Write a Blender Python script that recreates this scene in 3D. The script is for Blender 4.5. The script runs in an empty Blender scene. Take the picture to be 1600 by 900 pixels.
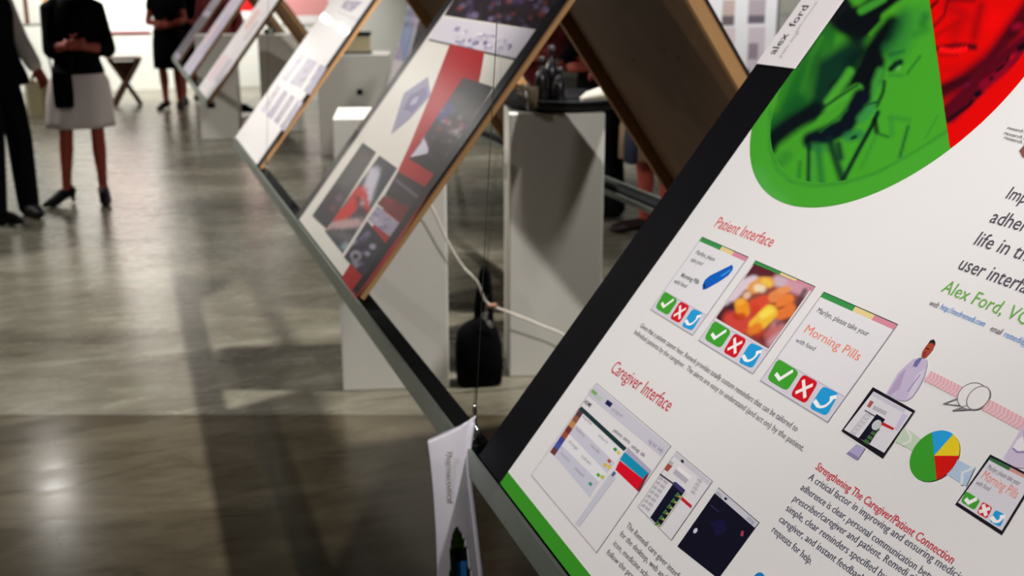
import bpy, bmesh, math, random
from mathutils import Vector, Matrix
import numpy as np
random.seed(7)
S = bpy.context.scene
COL = S.collection
PI = math.pi
rad = math.radians

# ------------------------------------------------------------------ camera
CAM_H = 1.53
PITCH, YAW, FPX = rad(15.164), rad(18.662), 1768.3
cam_d = bpy.data.cameras.new('camera')
cam = bpy.data.objects.new('camera', cam_d); COL.objects.link(cam)
cam.location = (0, 0, CAM_H)
cam.rotation_euler = (PI/2 - PITCH, 0, -YAW)
cam_d.sensor_width = 36.0
cam_d.lens = 36.0*FPX/1600
cam_d.clip_start = 0.02; cam_d.clip_end = 100
cam_d.dof.use_dof = True
cam_d.dof.focus_distance = 1.30
cam_d.dof.aperture_fstop = 6.5
S.camera = cam

# ------------------------------------------------------------------ world, exposure
W = bpy.data.worlds.new('world'); S.world = W; W.use_nodes = True
bg = W.node_tree.nodes['Background']
bg.inputs[0].default_value = (0.9, 0.95, 1.0, 1); bg.inputs[1].default_value = 0.05
S.view_settings.view_transform = 'Standard'
S.view_settings.look = 'None'
S.view_settings.gamma = 1
S.view_settings.use_curve_mapping = False
S.view_settings.exposure = 0.1

# ------------------------------------------------------------------ materials
def lin(c):
    return tuple((x/12.92 if x <= .04045 else ((x+.055)/1.055)**2.4) for x in c)
def c255(r, g, b): return lin((r/255, g/255, b/255))
MATS = {}
def mat(name, rgb=(200, 200, 200), rough=.6, metal=0., spec=.4, var=0., scale=8., coat=0., emit=None, trans=0.):
    if name in MATS: return MATS[name]
    m = bpy.data.materials.new(name); m.use_nodes = True
    nt = m.node_tree; b = nt.nodes['Principled BSDF']
    c = c255(*rgb)
    b.inputs['Base Color'].default_value = (*c, 1)
    b.inputs['Roughness'].default_value = rough
    b.inputs['Metallic'].default_value = metal
    b.inputs['Specular IOR Level'].default_value = spec
    b.inputs['Coat Weight'].default_value = coat
    b.inputs['Transmission Weight'].default_value = trans
    tc = nt.nodes.new('ShaderNodeTexCoord')
    n = nt.nodes.new('ShaderNodeTexNoise'); n.inputs['Scale'].default_value = scale; n.inputs['Detail'].default_value = 4
    nt.links.new(tc.outputs['Object'], n.inputs['Vector'])
    if var > 0:
        mx = nt.nodes.new('ShaderNodeMix'); mx.data_type = 'RGBA'
        mx.inputs[6].default_value = (*[x*(1-var) for x in c], 1)
        mx.inputs[7].default_value = (*[min(1, x*(1+var)) for x in c], 1)
        nt.links.new(n.outputs['Fac'], mx.inputs[0]); nt.links.new(mx.outputs[2], b.inputs['Base Color'])
    if emit:
        b.inputs['Emission Color'].default_value = (*c255(*rgb), 1); b.inputs['Emission Strength'].default_value = emit
    MATS[name] = m
    return m

def floor_mat():
    m = bpy.data.materials.new('polished_concrete'); m.use_nodes = True
    nt = m.node_tree; L = nt.links; b = nt.nodes['Principled BSDF']
    tc = nt.nodes.new('ShaderNodeTexCoord')
    mp = nt.nodes.new('ShaderNodeMapping'); mp.inputs['Rotation'].default_value = (0, 0, rad(18)); mp.inputs['Scale'].default_value = (.55, 1.7, 1)
    L.new(tc.outputs['Object'], mp.inputs[0])
    n1 = nt.nodes.new('ShaderNodeTexNoise'); n1.inputs['Scale'].default_value = 1.1; n1.inputs['Detail'].default_value = 8; n1.inputs['Roughness'].default_value = .62; n1.inputs['Distortion'].default_value = .8
    n2 = nt.nodes.new('ShaderNodeTexNoise'); n2.inputs['Scale'].default_value = 5.5; n2.inputs['Detail'].default_value = 6; n2.inputs['Roughness'].default_value = .65; n2.inputs['Distortion'].default_value = 1.2
    L.new(mp.outputs[0], n1.inputs['Vector']); L.new(mp.outputs[0], n2.inputs['Vector'])
    ad = nt.nodes.new('ShaderNodeMath'); ad.operation = 'MULTIPLY_ADD'; ad.inputs[1].default_value = .28
    L.new(n2.outputs['Fac'], ad.inputs[0])
    ml = nt.nodes.new('ShaderNodeMath'); ml.operation = 'MULTIPLY'; ml.inputs[1].default_value = .72
    L.new(n1.outputs['Fac'], ml.inputs[0]); L.new(ml.outputs[0], ad.inputs[2])
    cr = nt.nodes.new('ShaderNodeValToRGB')
    e = cr.color_ramp.elements
    e[0].position = .33; e[0].color = (*c255(74, 69, 57), 1)
    e[1].position = .68; e[1].color = (*c255(148, 145, 130), 1)
    x = cr.color_ramp.elements.new(.5); x.color = (*c255(108, 104, 90), 1)
    L.new(ad.outputs[0], cr.inputs[0])
    # saw-cut joints every 2.4 m
    mj = nt.nodes.new('ShaderNodeMapping'); mj.inputs['Rotation'].default_value = (0, 0, YAW); L.new(tc.outputs['Object'], mj.inputs[0])
    sx = nt.nodes.new('ShaderNodeSeparateXYZ'); L.new(mj.outputs[0], sx.inputs[0])
    last = None
    for ax, off, per in ((0, -.14, 1.6), (1, 3.87, 1.83)):
        a = nt.nodes.new('ShaderNodeMath'); a.operation = 'SUBTRACT'; a.inputs[1].default_value = off
        L.new(sx.outputs[ax], a.inputs[0])
        p = nt.nodes.new('ShaderNodeMath'); p.operation = 'PINGPONG'; p.inputs[1].default_value = per
        L.new(a.outputs[0], p.inputs[0])
        g = nt.nodes.new('ShaderNodeMath'); g.operation = 'LESS_THAN'; g.inputs[1].default_value = .004
        L.new(p.outputs[0], g.inputs[0])
        if last:
            mxm = nt.nodes.new('ShaderNodeMath'); mxm.operation = 'MAXIMUM'
            L.new(last.outputs[0], mxm.inputs[0]); L.new(g.outputs[0], mxm.inputs[1]); last = mxm
        else: last = g
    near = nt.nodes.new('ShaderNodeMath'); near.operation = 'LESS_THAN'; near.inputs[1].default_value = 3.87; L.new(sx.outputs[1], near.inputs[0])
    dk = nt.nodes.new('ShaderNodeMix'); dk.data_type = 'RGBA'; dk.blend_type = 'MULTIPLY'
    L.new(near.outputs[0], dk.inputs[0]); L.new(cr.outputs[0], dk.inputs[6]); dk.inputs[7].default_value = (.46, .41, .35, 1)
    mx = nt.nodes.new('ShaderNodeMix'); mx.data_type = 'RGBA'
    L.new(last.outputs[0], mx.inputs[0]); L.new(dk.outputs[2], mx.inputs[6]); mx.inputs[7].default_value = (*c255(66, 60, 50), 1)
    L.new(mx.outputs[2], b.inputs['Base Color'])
    mr = nt.nodes.new('ShaderNodeMapRange'); mr.inputs[3].default_value = .17; mr.inputs[4].default_value = .36
    L.new(n2.outputs['Fac'], mr.inputs[0])
    rn = nt.nodes.new('ShaderNodeMath'); rn.operation = 'MULTIPLY_ADD'; rn.inputs[1].default_value = -.075
    L.new(near.outputs[0], rn.inputs[0]); L.new(mr.outputs[0], rn.inputs[2]); L.new(rn.outputs[0], b.inputs['Roughness'])
    bp = nt.nodes.new('ShaderNodeBump'); bp.inputs['Strength'].default_value = .015; bp.inputs['Distance'].default_value = .02
    L.new(n2.outputs['Fac'], bp.inputs['Height']); L.new(bp.outputs[0], b.inputs['Normal'])
    b.inputs['Specular IOR Level'].default_value = .55
    return m
def wood_mat(name, c0, c1, sc=(60, 4, 60)):
    if name in MATS: return MATS[name]
    m = bpy.data.materials.new(name); m.use_nodes = True
    nt = m.node_tree; L = nt.links; b = nt.nodes['Principled BSDF']
    tc = nt.nodes.new('ShaderNodeTexCoord'); mp = nt.nodes.new('ShaderNodeMapping'); mp.inputs['Scale'].default_value = sc
    n = nt.nodes.new('ShaderNodeTexNoise'); n.inputs['Scale'].default_value = 1.; n.inputs['Detail'].default_value = 6; n.inputs['Distortion'].default_value = .6
    cr = nt.nodes.new('ShaderNodeValToRGB'); cr.color_ramp.elements[0].color = (*c255(*c0), 1); cr.color_ramp.elements[1].color = (*c255(*c1), 1)
    cr.color_ramp.elements[0].position = .3; cr.color_ramp.elements[1].position = .7
    L.new(tc.outputs['Object'], mp.inputs[0]); L.new(mp.outputs[0], n.inputs['Vector']); L.new(n.outputs['Fac'], cr.inputs[0]); L.new(cr.outputs[0], b.inputs['Base Color'])
    b.inputs['Roughness'].default_value = .65
    MATS[name] = m; return m
def print_mat(nm, rough, spec, coat=0.):
    m = bpy.data.materials.new(nm); m.use_nodes = True
    nt = m.node_tree; b = nt.nodes['Principled BSDF']
    a = nt.nodes.new('ShaderNodeVertexColor'); a.layer_name = 'Col'
    nt.links.new(a.outputs[0], b.inputs['Base Color'])
    b.inputs['Roughness'].default_value = rough; b.inputs['Specular IOR Level'].default_value = spec
    b.inputs['Coat Weight'].default_value = coat; b.inputs['Coat Roughness'].default_value = .04
    return m
PRINT = print_mat('satin_print', .5, .14)
GLOSSY = print_mat('gloss_print', .28, .3)
LAMINATE = print_mat('laminated_print', .4, .25, .12)
M_FLOOR = floor_mat()
M_WALL = mat('white_plaster', (226, 228, 220), .8, var=.04, scale=3)
M_GREYWALL = mat('grey_block_wall', (150, 150, 142), .85, var=.06, scale=3)
M_CEIL = mat('dark_ceiling', (90, 90, 88), .9, var=.05)
M_PED = mat('pedestal_paint', (208, 205, 197), .62, var=.04, scale=5)
M_STEEL = mat('galvanised_steel', (150, 158, 150), .42, .7, var=.12, scale=25)
M_RUBBER = mat('black_rubber', (14, 16, 16), .8, spec=.1, var=.1)
M_BLACK = mat('black_foam_board', (18, 17, 22), .75, spec=.25, var=.1)
M_CHROME = mat('chrome', (225, 228, 228), .12, 1., var=.02)
M_PLY = wood_mat('hardboard_back', (114, 80, 46), (124, 88, 52), (9, 5, 9))
M_PINE = wood_mat('pine_frame', (170, 126, 78), (184, 140, 90), (30, 3, 30))
M_DARKWOOD = wood_mat('dark_wood', (62, 36, 16), (98, 60, 30), (50, 6, 50))
M_CLOTHBLK = mat('black_cloth', (8, 7, 8), .9, spec=.05, var=.25, scale=40)
M_SKIN = mat('skin_tan', (150, 62, 46), .55, var=.06, scale=14)
M_SKINL = mat('skin_ruddy', (146, 60, 46), .55, var=.06, scale=14)

# ------------------------------------------------------------------ helpers
def link(name, me, m=None, parent=None, smooth=False):
    o = bpy.data.objects.new(name, me); COL.objects.link(o)
    if m is not None:
        for x in (m if isinstance(m, (list, tuple)) else [m]): me.materials.append(x)
    if smooth:
        for p in me.polygons: p.use_smooth = True
    if parent: o.parent = parent
    return o
def obj(name, bm, m, parent=None, smooth=False):
    me = bpy.data.meshes.new(name); bmesh.ops.recalc_face_normals(bm, faces=bm.faces); bm.to_mesh(me); bm.free()
    return link(name, me, m, parent, smooth)
def tag(o, label=None, cat=None, group=None, kind=None):
    if label: o['label'] = label
    if cat: o['category'] = cat
    if group: o['group'] = group
    if kind: o['kind'] = kind
    return o
def thing(name, label, cat, loc=(0, 0, 0), rotz=0, group=None):
    o = bpy.data.objects.new(name, None); COL.objects.link(o)
    o.empty_display_size = .1
    o.location = loc; o.rotation_euler = (0, 0, rotz)
    return tag(o, label, cat, group)
def box(bm, x0, x1, y0, y1, z0, z1, bevel=0., seg=2):
    r = bmesh.ops.create_cube(bm, size=1)
    vs = r['verts']
    for v in vs:
        v.co = Vector(((x0+x1)/2 + v.co.x*(x1-x0), (y0+y1)/2 + v.co.y*(y1-y0), (z0+z1)/2 + v.co.z*(z1-z0)))
    if bevel > 0:
        es = list({e for v in vs for e in v.link_edges})
        bmesh.ops.bevel(bm, geom=es, offset=bevel, segments=seg, profile=.5, affect='EDGES')
    return vs
def ring_loft(bm, rings, cap=True):
    R = [[bm.verts.new(p) for p in r] for r in rings]
    n = len(R[0])
    for a, b in zip(R, R[1:]):
        for i in range(n):
            bm.faces.new((a[i], a[(i+1) % n], b[(i+1) % n], b[i]))
    if cap:
        bm.faces.new(list(reversed(R[0]))); bm.faces.new(R[-1])
def tube(bm, pts, r, n=14, side=None, cap='round', squash=1.):
    """swept tube; r one radius or one per point; squash flattens along the frame's second axis"""
    pts = [Vector(p) for p in pts]
    rs = list(r) if isinstance(r, (list, tuple)) else [r]*len(pts)
    d0 = (pts[1]-pts[0]).normalized()
    u = Vector(side) if side else (Vector((1, 0, 0)) if abs(d0.x) < .8 else Vector((0, 1, 0)))
    rings = []
    P, RR = [], []
    if cap == 'round':
        for a in (80, 50, 25): P.append(pts[0]-d0*rs[0]*math.sin(rad(a))); RR.append(rs[0]*math.cos(rad(a)))
    P += pts; RR += rs
    d1 = (pts[-1]-pts[-2]).normalized()
    if cap == 'round':
        for a in (25, 50, 80): P.append(pts[-1]+d1*rs[-1]*math.sin(rad(a))); RR.append(rs[-1]*math.cos(rad(a)))
    for i, p in enumerate(P):
        q0 = P[max(0, i-1)]; q1 = P[min(len(P)-1, i+1)]
        d = (q1-q0).normalized()
        u = (u - d*u.dot(d)).normalized(); w = d.cross(u)
        rings.append([p + u*RR[i]*math.cos(2*PI*k/n) + w*RR[i]*squash*math.sin(2*PI*k/n) for k in range(n)])
    ring_loft(bm, rings)
def ell(bm, c, r, seg=20):
    m = Matrix.Translation(c) @ Matrix.Diagonal((r[0], r[1], r[2], 1))
    bmesh.ops.create_uvsphere(bm, u_segments=seg, v_segments=seg//2, radius=1, matrix=m)
def oval(c, rx, ry, n=24, z=None):
    return [Vector((c[0]+rx*math.cos(2*PI*k/n), c[1]+ry*math.sin(2*PI*k/n), c[2])) for k in range(n)]
def lathe(bm, prof, n=28, c=(0, 0)):
    rings = [oval((c[0], c[1], z), max(r, .0004), max(r, .0004), n) for r, z in prof]
    ring_loft(bm, rings)
def bez(pts, k=10):
    """Catmull-Rom through pts"""
    pts = [Vector(p) for p in pts]; out = []
    for i in range(len(pts)-1):
        p0 = pts[max(i-1, 0)]; p1 = pts[i]; p2 = pts[i+1]; p3 = pts[min(i+2, len(pts)-1)]
        for j in range(k):
            t = j/k
            out.append(.5*((2*p1)+(p2-p0)*t+(2*p0-5*p1+4*p2-p3)*t*t+(3*p1-p0-3*p2+p3)*t**3))
    out.append(pts[-1]); return out
def bake(o, mods):
    for typ, kw in mods:
        m = o.modifiers.new(typ.lower(), typ)
        for k, v in kw.items(): setattr(m, k, v)
    dg = bpy.context.evaluated_depsgraph_get(); dg.update()
    me = bpy.data.meshes.new_from_object(o.evaluated_get(dg))
    o.modifiers.clear(); old = o.data; o.data = me
    if not me.materials:
        for x in old.materials: me.materials.append(x)
    for p in me.polygons: p.use_smooth = True
    return o

# photograph measurement helpers: rays of this camera, used to lay out the flat prints in board coordinates
def ray(px, py):
    X = (px-800)/FPX; Y = -(py-450)/FPX
    up = Y*math.cos(PITCH)-math.sin(PITCH); fw = math.cos(PITCH)+Y*math.sin(PITCH)
    return Vector((X*math.cos(YAW)+fw*math.sin(YAW), -X*math.sin(YAW)+fw*math.cos(YAW), up))
def at(px, py, y):
    r = ray(px, py); s = y/r.y
    return Vector((r.x*s, y, CAM_H+r.z*s))

# ------------------------------------------------------------------ the room
XL, XR, YB, YF, ZC = -5.0, 7.5, -3.0, 17.65, 4.0
def slab(name, *a, m=None):
    bm = bmesh.new(); box(bm, *a); return tag(obj(name, bm, m), kind='structure')
slab('floor', XL-.2, XR+.2, YB-.2, YF+.2, -.1, 0, m=M_FLOOR)
slab('ceiling', XL-.2, XR+.2, YB-.2, YF+.2, ZC, ZC+.1, m=M_CEIL)
slab('wall_back', XL-.2, XR+.2, YF, YF+.2, 0, ZC, m=M_WALL)
slab('wall_left', XL-.2, XL, YB, YF, 0, ZC, m=M_WALL)
slab('wall_right', XR, XR+.2, YB, YF, 0, ZC, m=M_WALL)
slab('wall_front', XL-.2, XR+.2, YB-.2, YB, 0, ZC, m=M_WALL)
# short grey block partition that carries a poster on the right
def partition():
    bm = bmesh.new()
    x0, x1, y0, h = 3.9, XR, 9.3, 2.6
    box(bm, x0, x1, y0+.006, y0+.15, 0, h)
    z = 0.
    row = 0
    while z < h-.05:
        z1 = min(z+.205, h)
        x = x0 + (0 if row % 2 else -.2)
        while x < x1:
            a, b = max(x+.004, x0), min(x+.396, x1)
            if b-a > .03: box(bm, a, b, y0, y0+.01, z+.004, z1-.004)
            x += .4
        z = z1; row += 1
    o = obj('wall_partition', bm, M_GREYWALL); tag(o, kind='structure')
partition()

# ------------------------------------------------------------------ lamps: spotlights on ceiling stems, all out of view, some added as fill
def spot(loc, target, watts, angle=70, r=.06, col=(1, .968, .925), blend=.6):
    loc = Vector(loc); d = (Vector(target)-loc).normalized()
    t = thing('track_spotlight', 'unseen black track spotlight hanging from the ceiling on a short stem', 'spotlight', (loc.x, loc.y, ZC), 0, 'track spotlights on the ceiling')
    q = d.to_track_quat('-Z', 'Y')
    M = Matrix.Translation(loc-Vector((loc.x, loc.y, ZC))) @ q.to_matrix().to_4x4()
    bm = bmesh.new(); lathe(bm, [(.03, .16), (.06, .15), (.07, .10), (.075, .0), (.075, -.03), (.068, -.03), (.066, .01)][::-1] + [(.001, .012)][0:0], 20)
    bmesh.ops.transform(bm, matrix=M, verts=bm.verts)
    obj('lamp_housing', bm, M_RUBBER, t, True)
    top = M @ Vector((0, 0, .15))
    bm = bmesh.new(); tube(bm, [(0, 0, -.0), (0, 0, top.z/2), top], .011, 10); obj('stem', bm, M_RUBBER, t, True)
    bm = bmesh.new(); lathe(bm, [(.055, -.028), (.055, 0)], 24); obj('ceiling_plate', bm, M_RUBBER, t, True)
    ld = bpy.data.lights.new('spotlight_beam', 'SPOT'); ld.energy = watts; ld.spot_size = rad(angle); ld.spot_blend = blend
    ld.shadow_soft_size = r; ld.color = col
    lo = bpy.data.objects.new('spotlight_beam', ld); COL.objects.link(lo)
    lo.location = loc + d*.05; lo.rotation_euler = q.to_euler()
KEY = [
    # right of the A-frames, shining down and left through the gaps
    ((2.05, 3.6, 3.75), (.75, 4.6, 0), 850, 66),
    ((2.1, 6.4, 3.75), (.2, 6.3, 0), 300, 58),
    # left aisle, lighting the printed fronts and the floor
    ((-1.9, .7, 3.6), (1.15, 1.2, 1.35), 350, 44),
    ((-2.6, 3.6, 3.6), (1.0, 3.5, 1.2), 130, 44),
    ((-2.6, 6.6, 3.6), (1.0, 5.9, 1.1), 210, 46),
    ((-3.2, 10.5, 3.5), (.4, 9.0, 0.3), 480, 90),  # added fill lamp, out of view, brightens the far floor
    ((-2.4, 5.6, 3.6), (-.1, 5.5, 0), 170, 62),  # extra unseen lamp put in to lift the aisle floor
    ((-2.6, 9.4, 3.6), (.9, 8.8, 1.1), 260, 44),  # added to whiten the far narrow boards, lamp itself unseen
    ((-1.02, 11.5, 3.5), (.2, 6.0, 0.0), 20, 95, .09),
    ((-2.8, 14.0, 3.6), (-.6, 14, 0), 260, 100),
    # unseen fill behind the photographer, added to brighten the pedestals between the rails
    ((1.3, -1.6, 3.7), (1.25, 4.2, .4), 520, 40),
    # wall washers in front of the far wall, and two small lamps on the wall track facing the room
    ((-.12, 16.5, 3.2), (-.1, 17.6, .9), 520, 110),
    ((1.7, 16.3, 3.3), (1.7, 17.6, .8), 520, 110),
    ((-2.1, 16.3, 3.3), (-2.0, 17.6, .9), 190, 100),
    ((.18, 17.2, 3.08), (1.0, 6.0, 1.3), 9, 40, .055),
    ((-.06, 17.2, 3.31), (1.0, 5.3, 1.3), 9, 40, .055),
    ((3.4, 13.4, 3.6), (2.2, 12.6, .6), 280, 100),
    ((3.4, 9.0, 3.6), (2.0, 10.4, .4), 300, 90),
    ((5.2, 7.3, 3.6), (5.1, 9.3, 1.1), 420, 70),
]
for k in KEY: spot(*k)

# ------------------------------------------------------------------ hanging A-frame rails
RX, RZ = .528, .73           # left rail lip
RXR = 1.90                   # right rail lip
PHL, PHR = rad(52.45), rad(55.0)
RIDGE = (1.246, 1.672)
def rail(x, y0, y1, sgn, label):
    """U channel: tall outer flange, floor, short inner flange; sgn=+1 opens towards +x side boards"""
    t = thing('steel_rail', label, 'rail', (x, (y0+y1)/2, RZ-.052))
    w = .056; bm = bmesh.new()
    prof = [(-.006, .052), (-.0005, .052), (-.0005, .004), (w-.004, .004), (w-.004, .024), (w, .024), (w, 0), (-.006, 0)]
    L = (y1-y0)/2
    rings = [[Vector((sgn*px, yy, pz)) for px, pz in prof] for yy in (-L, L)]
    ring_loft(bm, rings); obj('channel', bm, M_STEEL, t)
    bm = bmesh.new(); box(bm, min(sgn*.001, sgn*(w-.006)), max(sgn*.001, sgn*(w-.006)), -L+.002, L-.002, .0045, .036); obj('rubber_liner', bm, M_RUBBER, t)
    return t
rail(RX, .30, 6.22, 1, 'grey steel rail along the aisle holding the lower edge of the near posters')
rail(RXR, 1.9, 6.22, -1, 'grey steel rail crossing in front of the bare leg behind the right pedestal')
rail(RX, 8.15, 13.35, 1, 'distant grey steel rail under the narrow posters beside the couple')
rail(RXR, 10.88, 14.2, -1, 'distant grey steel rail behind the far pedestals')
def ridge(y0, y1, label):
    t = thing('ridge_pole', label, 'pole', (RIDGE[0], (y0+y1)/2, RIDGE[1]+.03))
    bm = bmesh.new(); tube(bm, [(0, y0-(y0+y1)/2, 0), (0, 0, 0), (0, y1-(y0+y1)/2, 0)], .021, 16); obj('pipe', bm, M_STEEL, t, True)
    for yy in (y0+.05, y1-.05):
        bm = bmesh.new(); tube(bm, [(0, yy-(y0+y1)/2, -.03), (0, yy-(y0+y1)/2, .03)], .03, 14, cap='flat'); obj('end_clamp', bm, M_CHROME, t, True)
ridge(.3, 6.22, 'steel ridge pipe joining the tops of the near poster row')
ridge(8.15, 13.35, 'steel ridge pipe joining the tops of the far poster row')
def cable(x, y, sgn, label, group):
    t = thing('suspension_cable', label, 'cable', (x, y, RZ-.02), 0, group)
    top = Vector((sgn*.22, .06, ZC-RZ+.02))
    bm = bmesh.new(); tube(bm, [(0, 0, .03), top*.5, top], .0008, 8, cap='flat'); obj('wire', bm, mat('dull_wire', (96, 98, 96), .5, .6, var=.05), t, True)
    bm = bmesh.new()
    ring = [Vector((0, .015*math.sin(a), .012+.017-.017*math.cos(a))) for a in [2*PI*k/20 for k in range(21)]]
    tube(bm, ring, .0042, 8, cap='flat'); obj('eye_bolt', bm, M_CHROME, t, True)
    bm = bmesh.new(); lathe(bm, [(.010, -.012), (.011, -.006), (.011, .002), (.006, .004), (.006, .014)], 6); obj('nut', bm, M_CHROME, t)
    bm = bmesh.new(); lathe(bm, [(.002, .044), (.004, .05), (.0042, .07), (.004, .076), (.002, .084)], 12); obj('turnbuckle', bm, M_CHROME, t, True)
    bm = bmesh.new(); lathe(bm, [(.02, top.z-.006), (.02, top.z)], 16, (top.x, top.y)); obj('ceiling_anchor', bm, M_STEEL, t, True)
cable(RX+.022, 1.84, 1, 'thin steel cable rising from the chrome eye bolt beside the near black-edged poster', None)
cable(RX+.022, 4.95, 1, 'thin steel cable rising from the bright chrome eye bolt at the white poster corner', None)
cable(RXR-.03, 3.72, -1, 'thin steel cable rising from the right rail behind the right pedestal', None)

# ------------------------------------------------------------------ prints: flat art in board coordinates
class Art:
    """coloured polygons stacked in thin ink layers; (u, v) metres from the board's lower left corner"""
    def __init__(s, conv): s.v = []; s.f = []; s.c = []; s.conv = conv; s.lay = 0; s.n = 0
    def up(s): s.lay += 1
    def poly(s, pts, col, px=True, lay=None):
        if px: pts = [s.conv(*p) for p in pts]
        s.n += 1; z = (s.lay if lay is None else lay)*.00008+s.n*2.5e-6
        i = len(s.v); s.v += [(p[0], p[1], z) for p in pts]
        a = sum(pts[k][0]*pts[(k+1) % len(pts)][1]-pts[(k+1) % len(pts)][0]*pts[k][1] for k in range(len(pts)))
        idx = list(range(i, i+len(pts)))
        if a < 0: idx.reverse()
        s.f.append(idx); cc = c255(*col); s.c.append([cc]*len(idx))
    def rect(s, u0, v0, u1, v1, col): s.poly([(u0, v0), (u1, v0), (u1, v1), (u0, v1)], col, False)
    def line(s, pts, w, col, px=True, closed=False):
        if px: pts = [s.conv(*p) for p in pts]
        pts = [Vector(p) for p in pts]
        if closed: pts = pts+[pts[0]]
        for a, b in zip(pts, pts[1:]):
            d = b-a
            if d.length < 1e-6: continue
            d.normalize(); n = Vector((-d.y, d.x))*w/2; a2 = a-d*w*.4; b2 = b+d*w*.4
            s.poly([a2-n, b2-n, b2+n, a2+n], col, False)
    def disc(s, c, r, col, n=40, a0=0, a1=360, r2=None, px=False):
        if px: c = s.conv(*c)
        r2 = r2 or r
        pts = [(c[0]+r*math.cos(rad(a0+(a1-a0)*k/n)), c[1]+r2*math.sin(rad(a0+(a1-a0)*k/n))) for k in range(n+1)]
        if a1-a0 < 360: pts.append(c)
        else: pts = pts[:-1]
        s.poly(pts, col, False)
    def soft(s, P, colf):
        """grid of (u,v) points P[i][j], smoothly coloured by colf(u,v)->linear rgb"""
        s.n += 1; z = s.lay*.00008+s.n*2.5e-6; h, w = len(P), len(P[0]); i0 = len(s.v)
        C = colf(np.array(P, float).reshape(-1, 2)).reshape(h, w, 3).tolist()
        for row in P: s.v += [(p[0], p[1], z) for p in row]
        for i in range(h-1):
            for j in range(w-1):
                q = [(i, j), (i, j+1), (i+1, j+1), (i+1, j)]
                pp = [P[a][b] for a, b in q]
                ar = sum(pp[k][0]*pp[(k+1) % 4][1]-pp[(k+1) % 4][0]*pp[k][1] for k in range(4))
                if ar < 0: q.reverse()
                s.f.append([i0+a*w+b for a, b in q]); s.c.append([C[a][b] for a, b in q])
    def text(s, body, p0, p1, ptop=None, col=(60, 60, 70), ref=None, size=None, bold=0., vert=False, px=True):
        """baseline from p0 to p1 (where the substring ref ends); ptop is on the cap line"""
        a = Vector(s.conv(*p0)) if px else Vector(p0); b = Vector(s.conv(*p1)) if px else Vector(p1)
        vs, fs = glyphs(body, bold); wref = width(ref or body)
        L = abs((b.y-a.y) if vert else (b.x-a.x))
        sx = L/wref
        if size is None:
            t = Vector(s.conv(*ptop)) if px else Vector(ptop); size = abs((t.x-a.x) if vert else (t.y-a.y))/.73
        sl = 0 if vert else (b.y-a.y)/max(L, 1e-6)
        s.n += 1; i = len(s.v); z = s.lay*.00008+s.n*2.5e-6; cc = c255(*col)
        for x, y in vs:
            if vert: s.v.append((a.x-y*size, a.y+x*sx, z))
            else: s.v.append((a.x+x*sx, a.y+y*size+sl*x*sx, z))
        for f in fs: s.f.append([i+k for k in f]); s.c.append([cc]*len(f))
    def build(s, name, parent, label=None, paper=None):
        me = bpy.data.meshes.new(name); me.from_pydata(s.v, [], s.f)
        at_ = me.color_attributes.new('Col', 'FLOAT_COLOR', 'CORNER')
        flat = [x for f in s.c for c in f for x in (*c, 1.)]
        at_.data.foreach_set('color', flat)
        o = link(name, me, paper or PRINT, parent)
        if label: o['label'] = label
        return o
_g = {}
def glyphs(body, bold=0.):
    k = (body, bold)
    if k in _g: return _g[k]
    cu = bpy.data.curves.new('t', 'FONT'); cu.body = body; cu.size = 1; cu.resolution_u = 2; cu.offset = bold
    o = bpy.data.objects.new('t', cu); COL.objects.link(o)
    me = o.to_mesh(); vs = [(v.co.x, v.co.y) for v in me.vertices]; fs = [list(p.vertices) for p in me.polygons]
    o.to_mesh_clear(); bpy.data.objects.remove(o); bpy.data.curves.remove(cu)
    _g[k] = (vs, fs); return vs, fs
def width(body):
    vs, _ = glyphs(body); return max(v[0] for v in vs)
def strokes(base, lst, conv_inv):
    """soft brush strokes given in photograph pixels -> colour function over (u,v)"""
    base = np.array(c255(*base))
    pre = [(np.array(p, float), r, sf, np.array(c255(*c)), a) for p, r, sf, c, a in lst]
    def f(uv):
        P = conv_inv(uv); c = np.tile(base, (len(P), 1))
        for pts, r, sf, col, a in pre:
            if len(pts) == 1: d = np.linalg.norm(P-pts[0], axis=1)
            else:
                d = np.full(len(P), 1e9)
                for A, B in zip(pts[:-1], pts[1:]):
                    AB = B-A; t = np.clip((P-A) @ AB/max(AB @ AB, 1e-9), 0, 1)
                    d = np.minimum(d, np.linalg.norm(A+t[:, None]*AB-P, axis=1))
            k = np.clip((r+sf-d)/(2*sf), 0, 1); k = (k*k*(3-2*k)*a)[:, None]
            c = c*(1-k)+col*k
        return c
    return f

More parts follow.
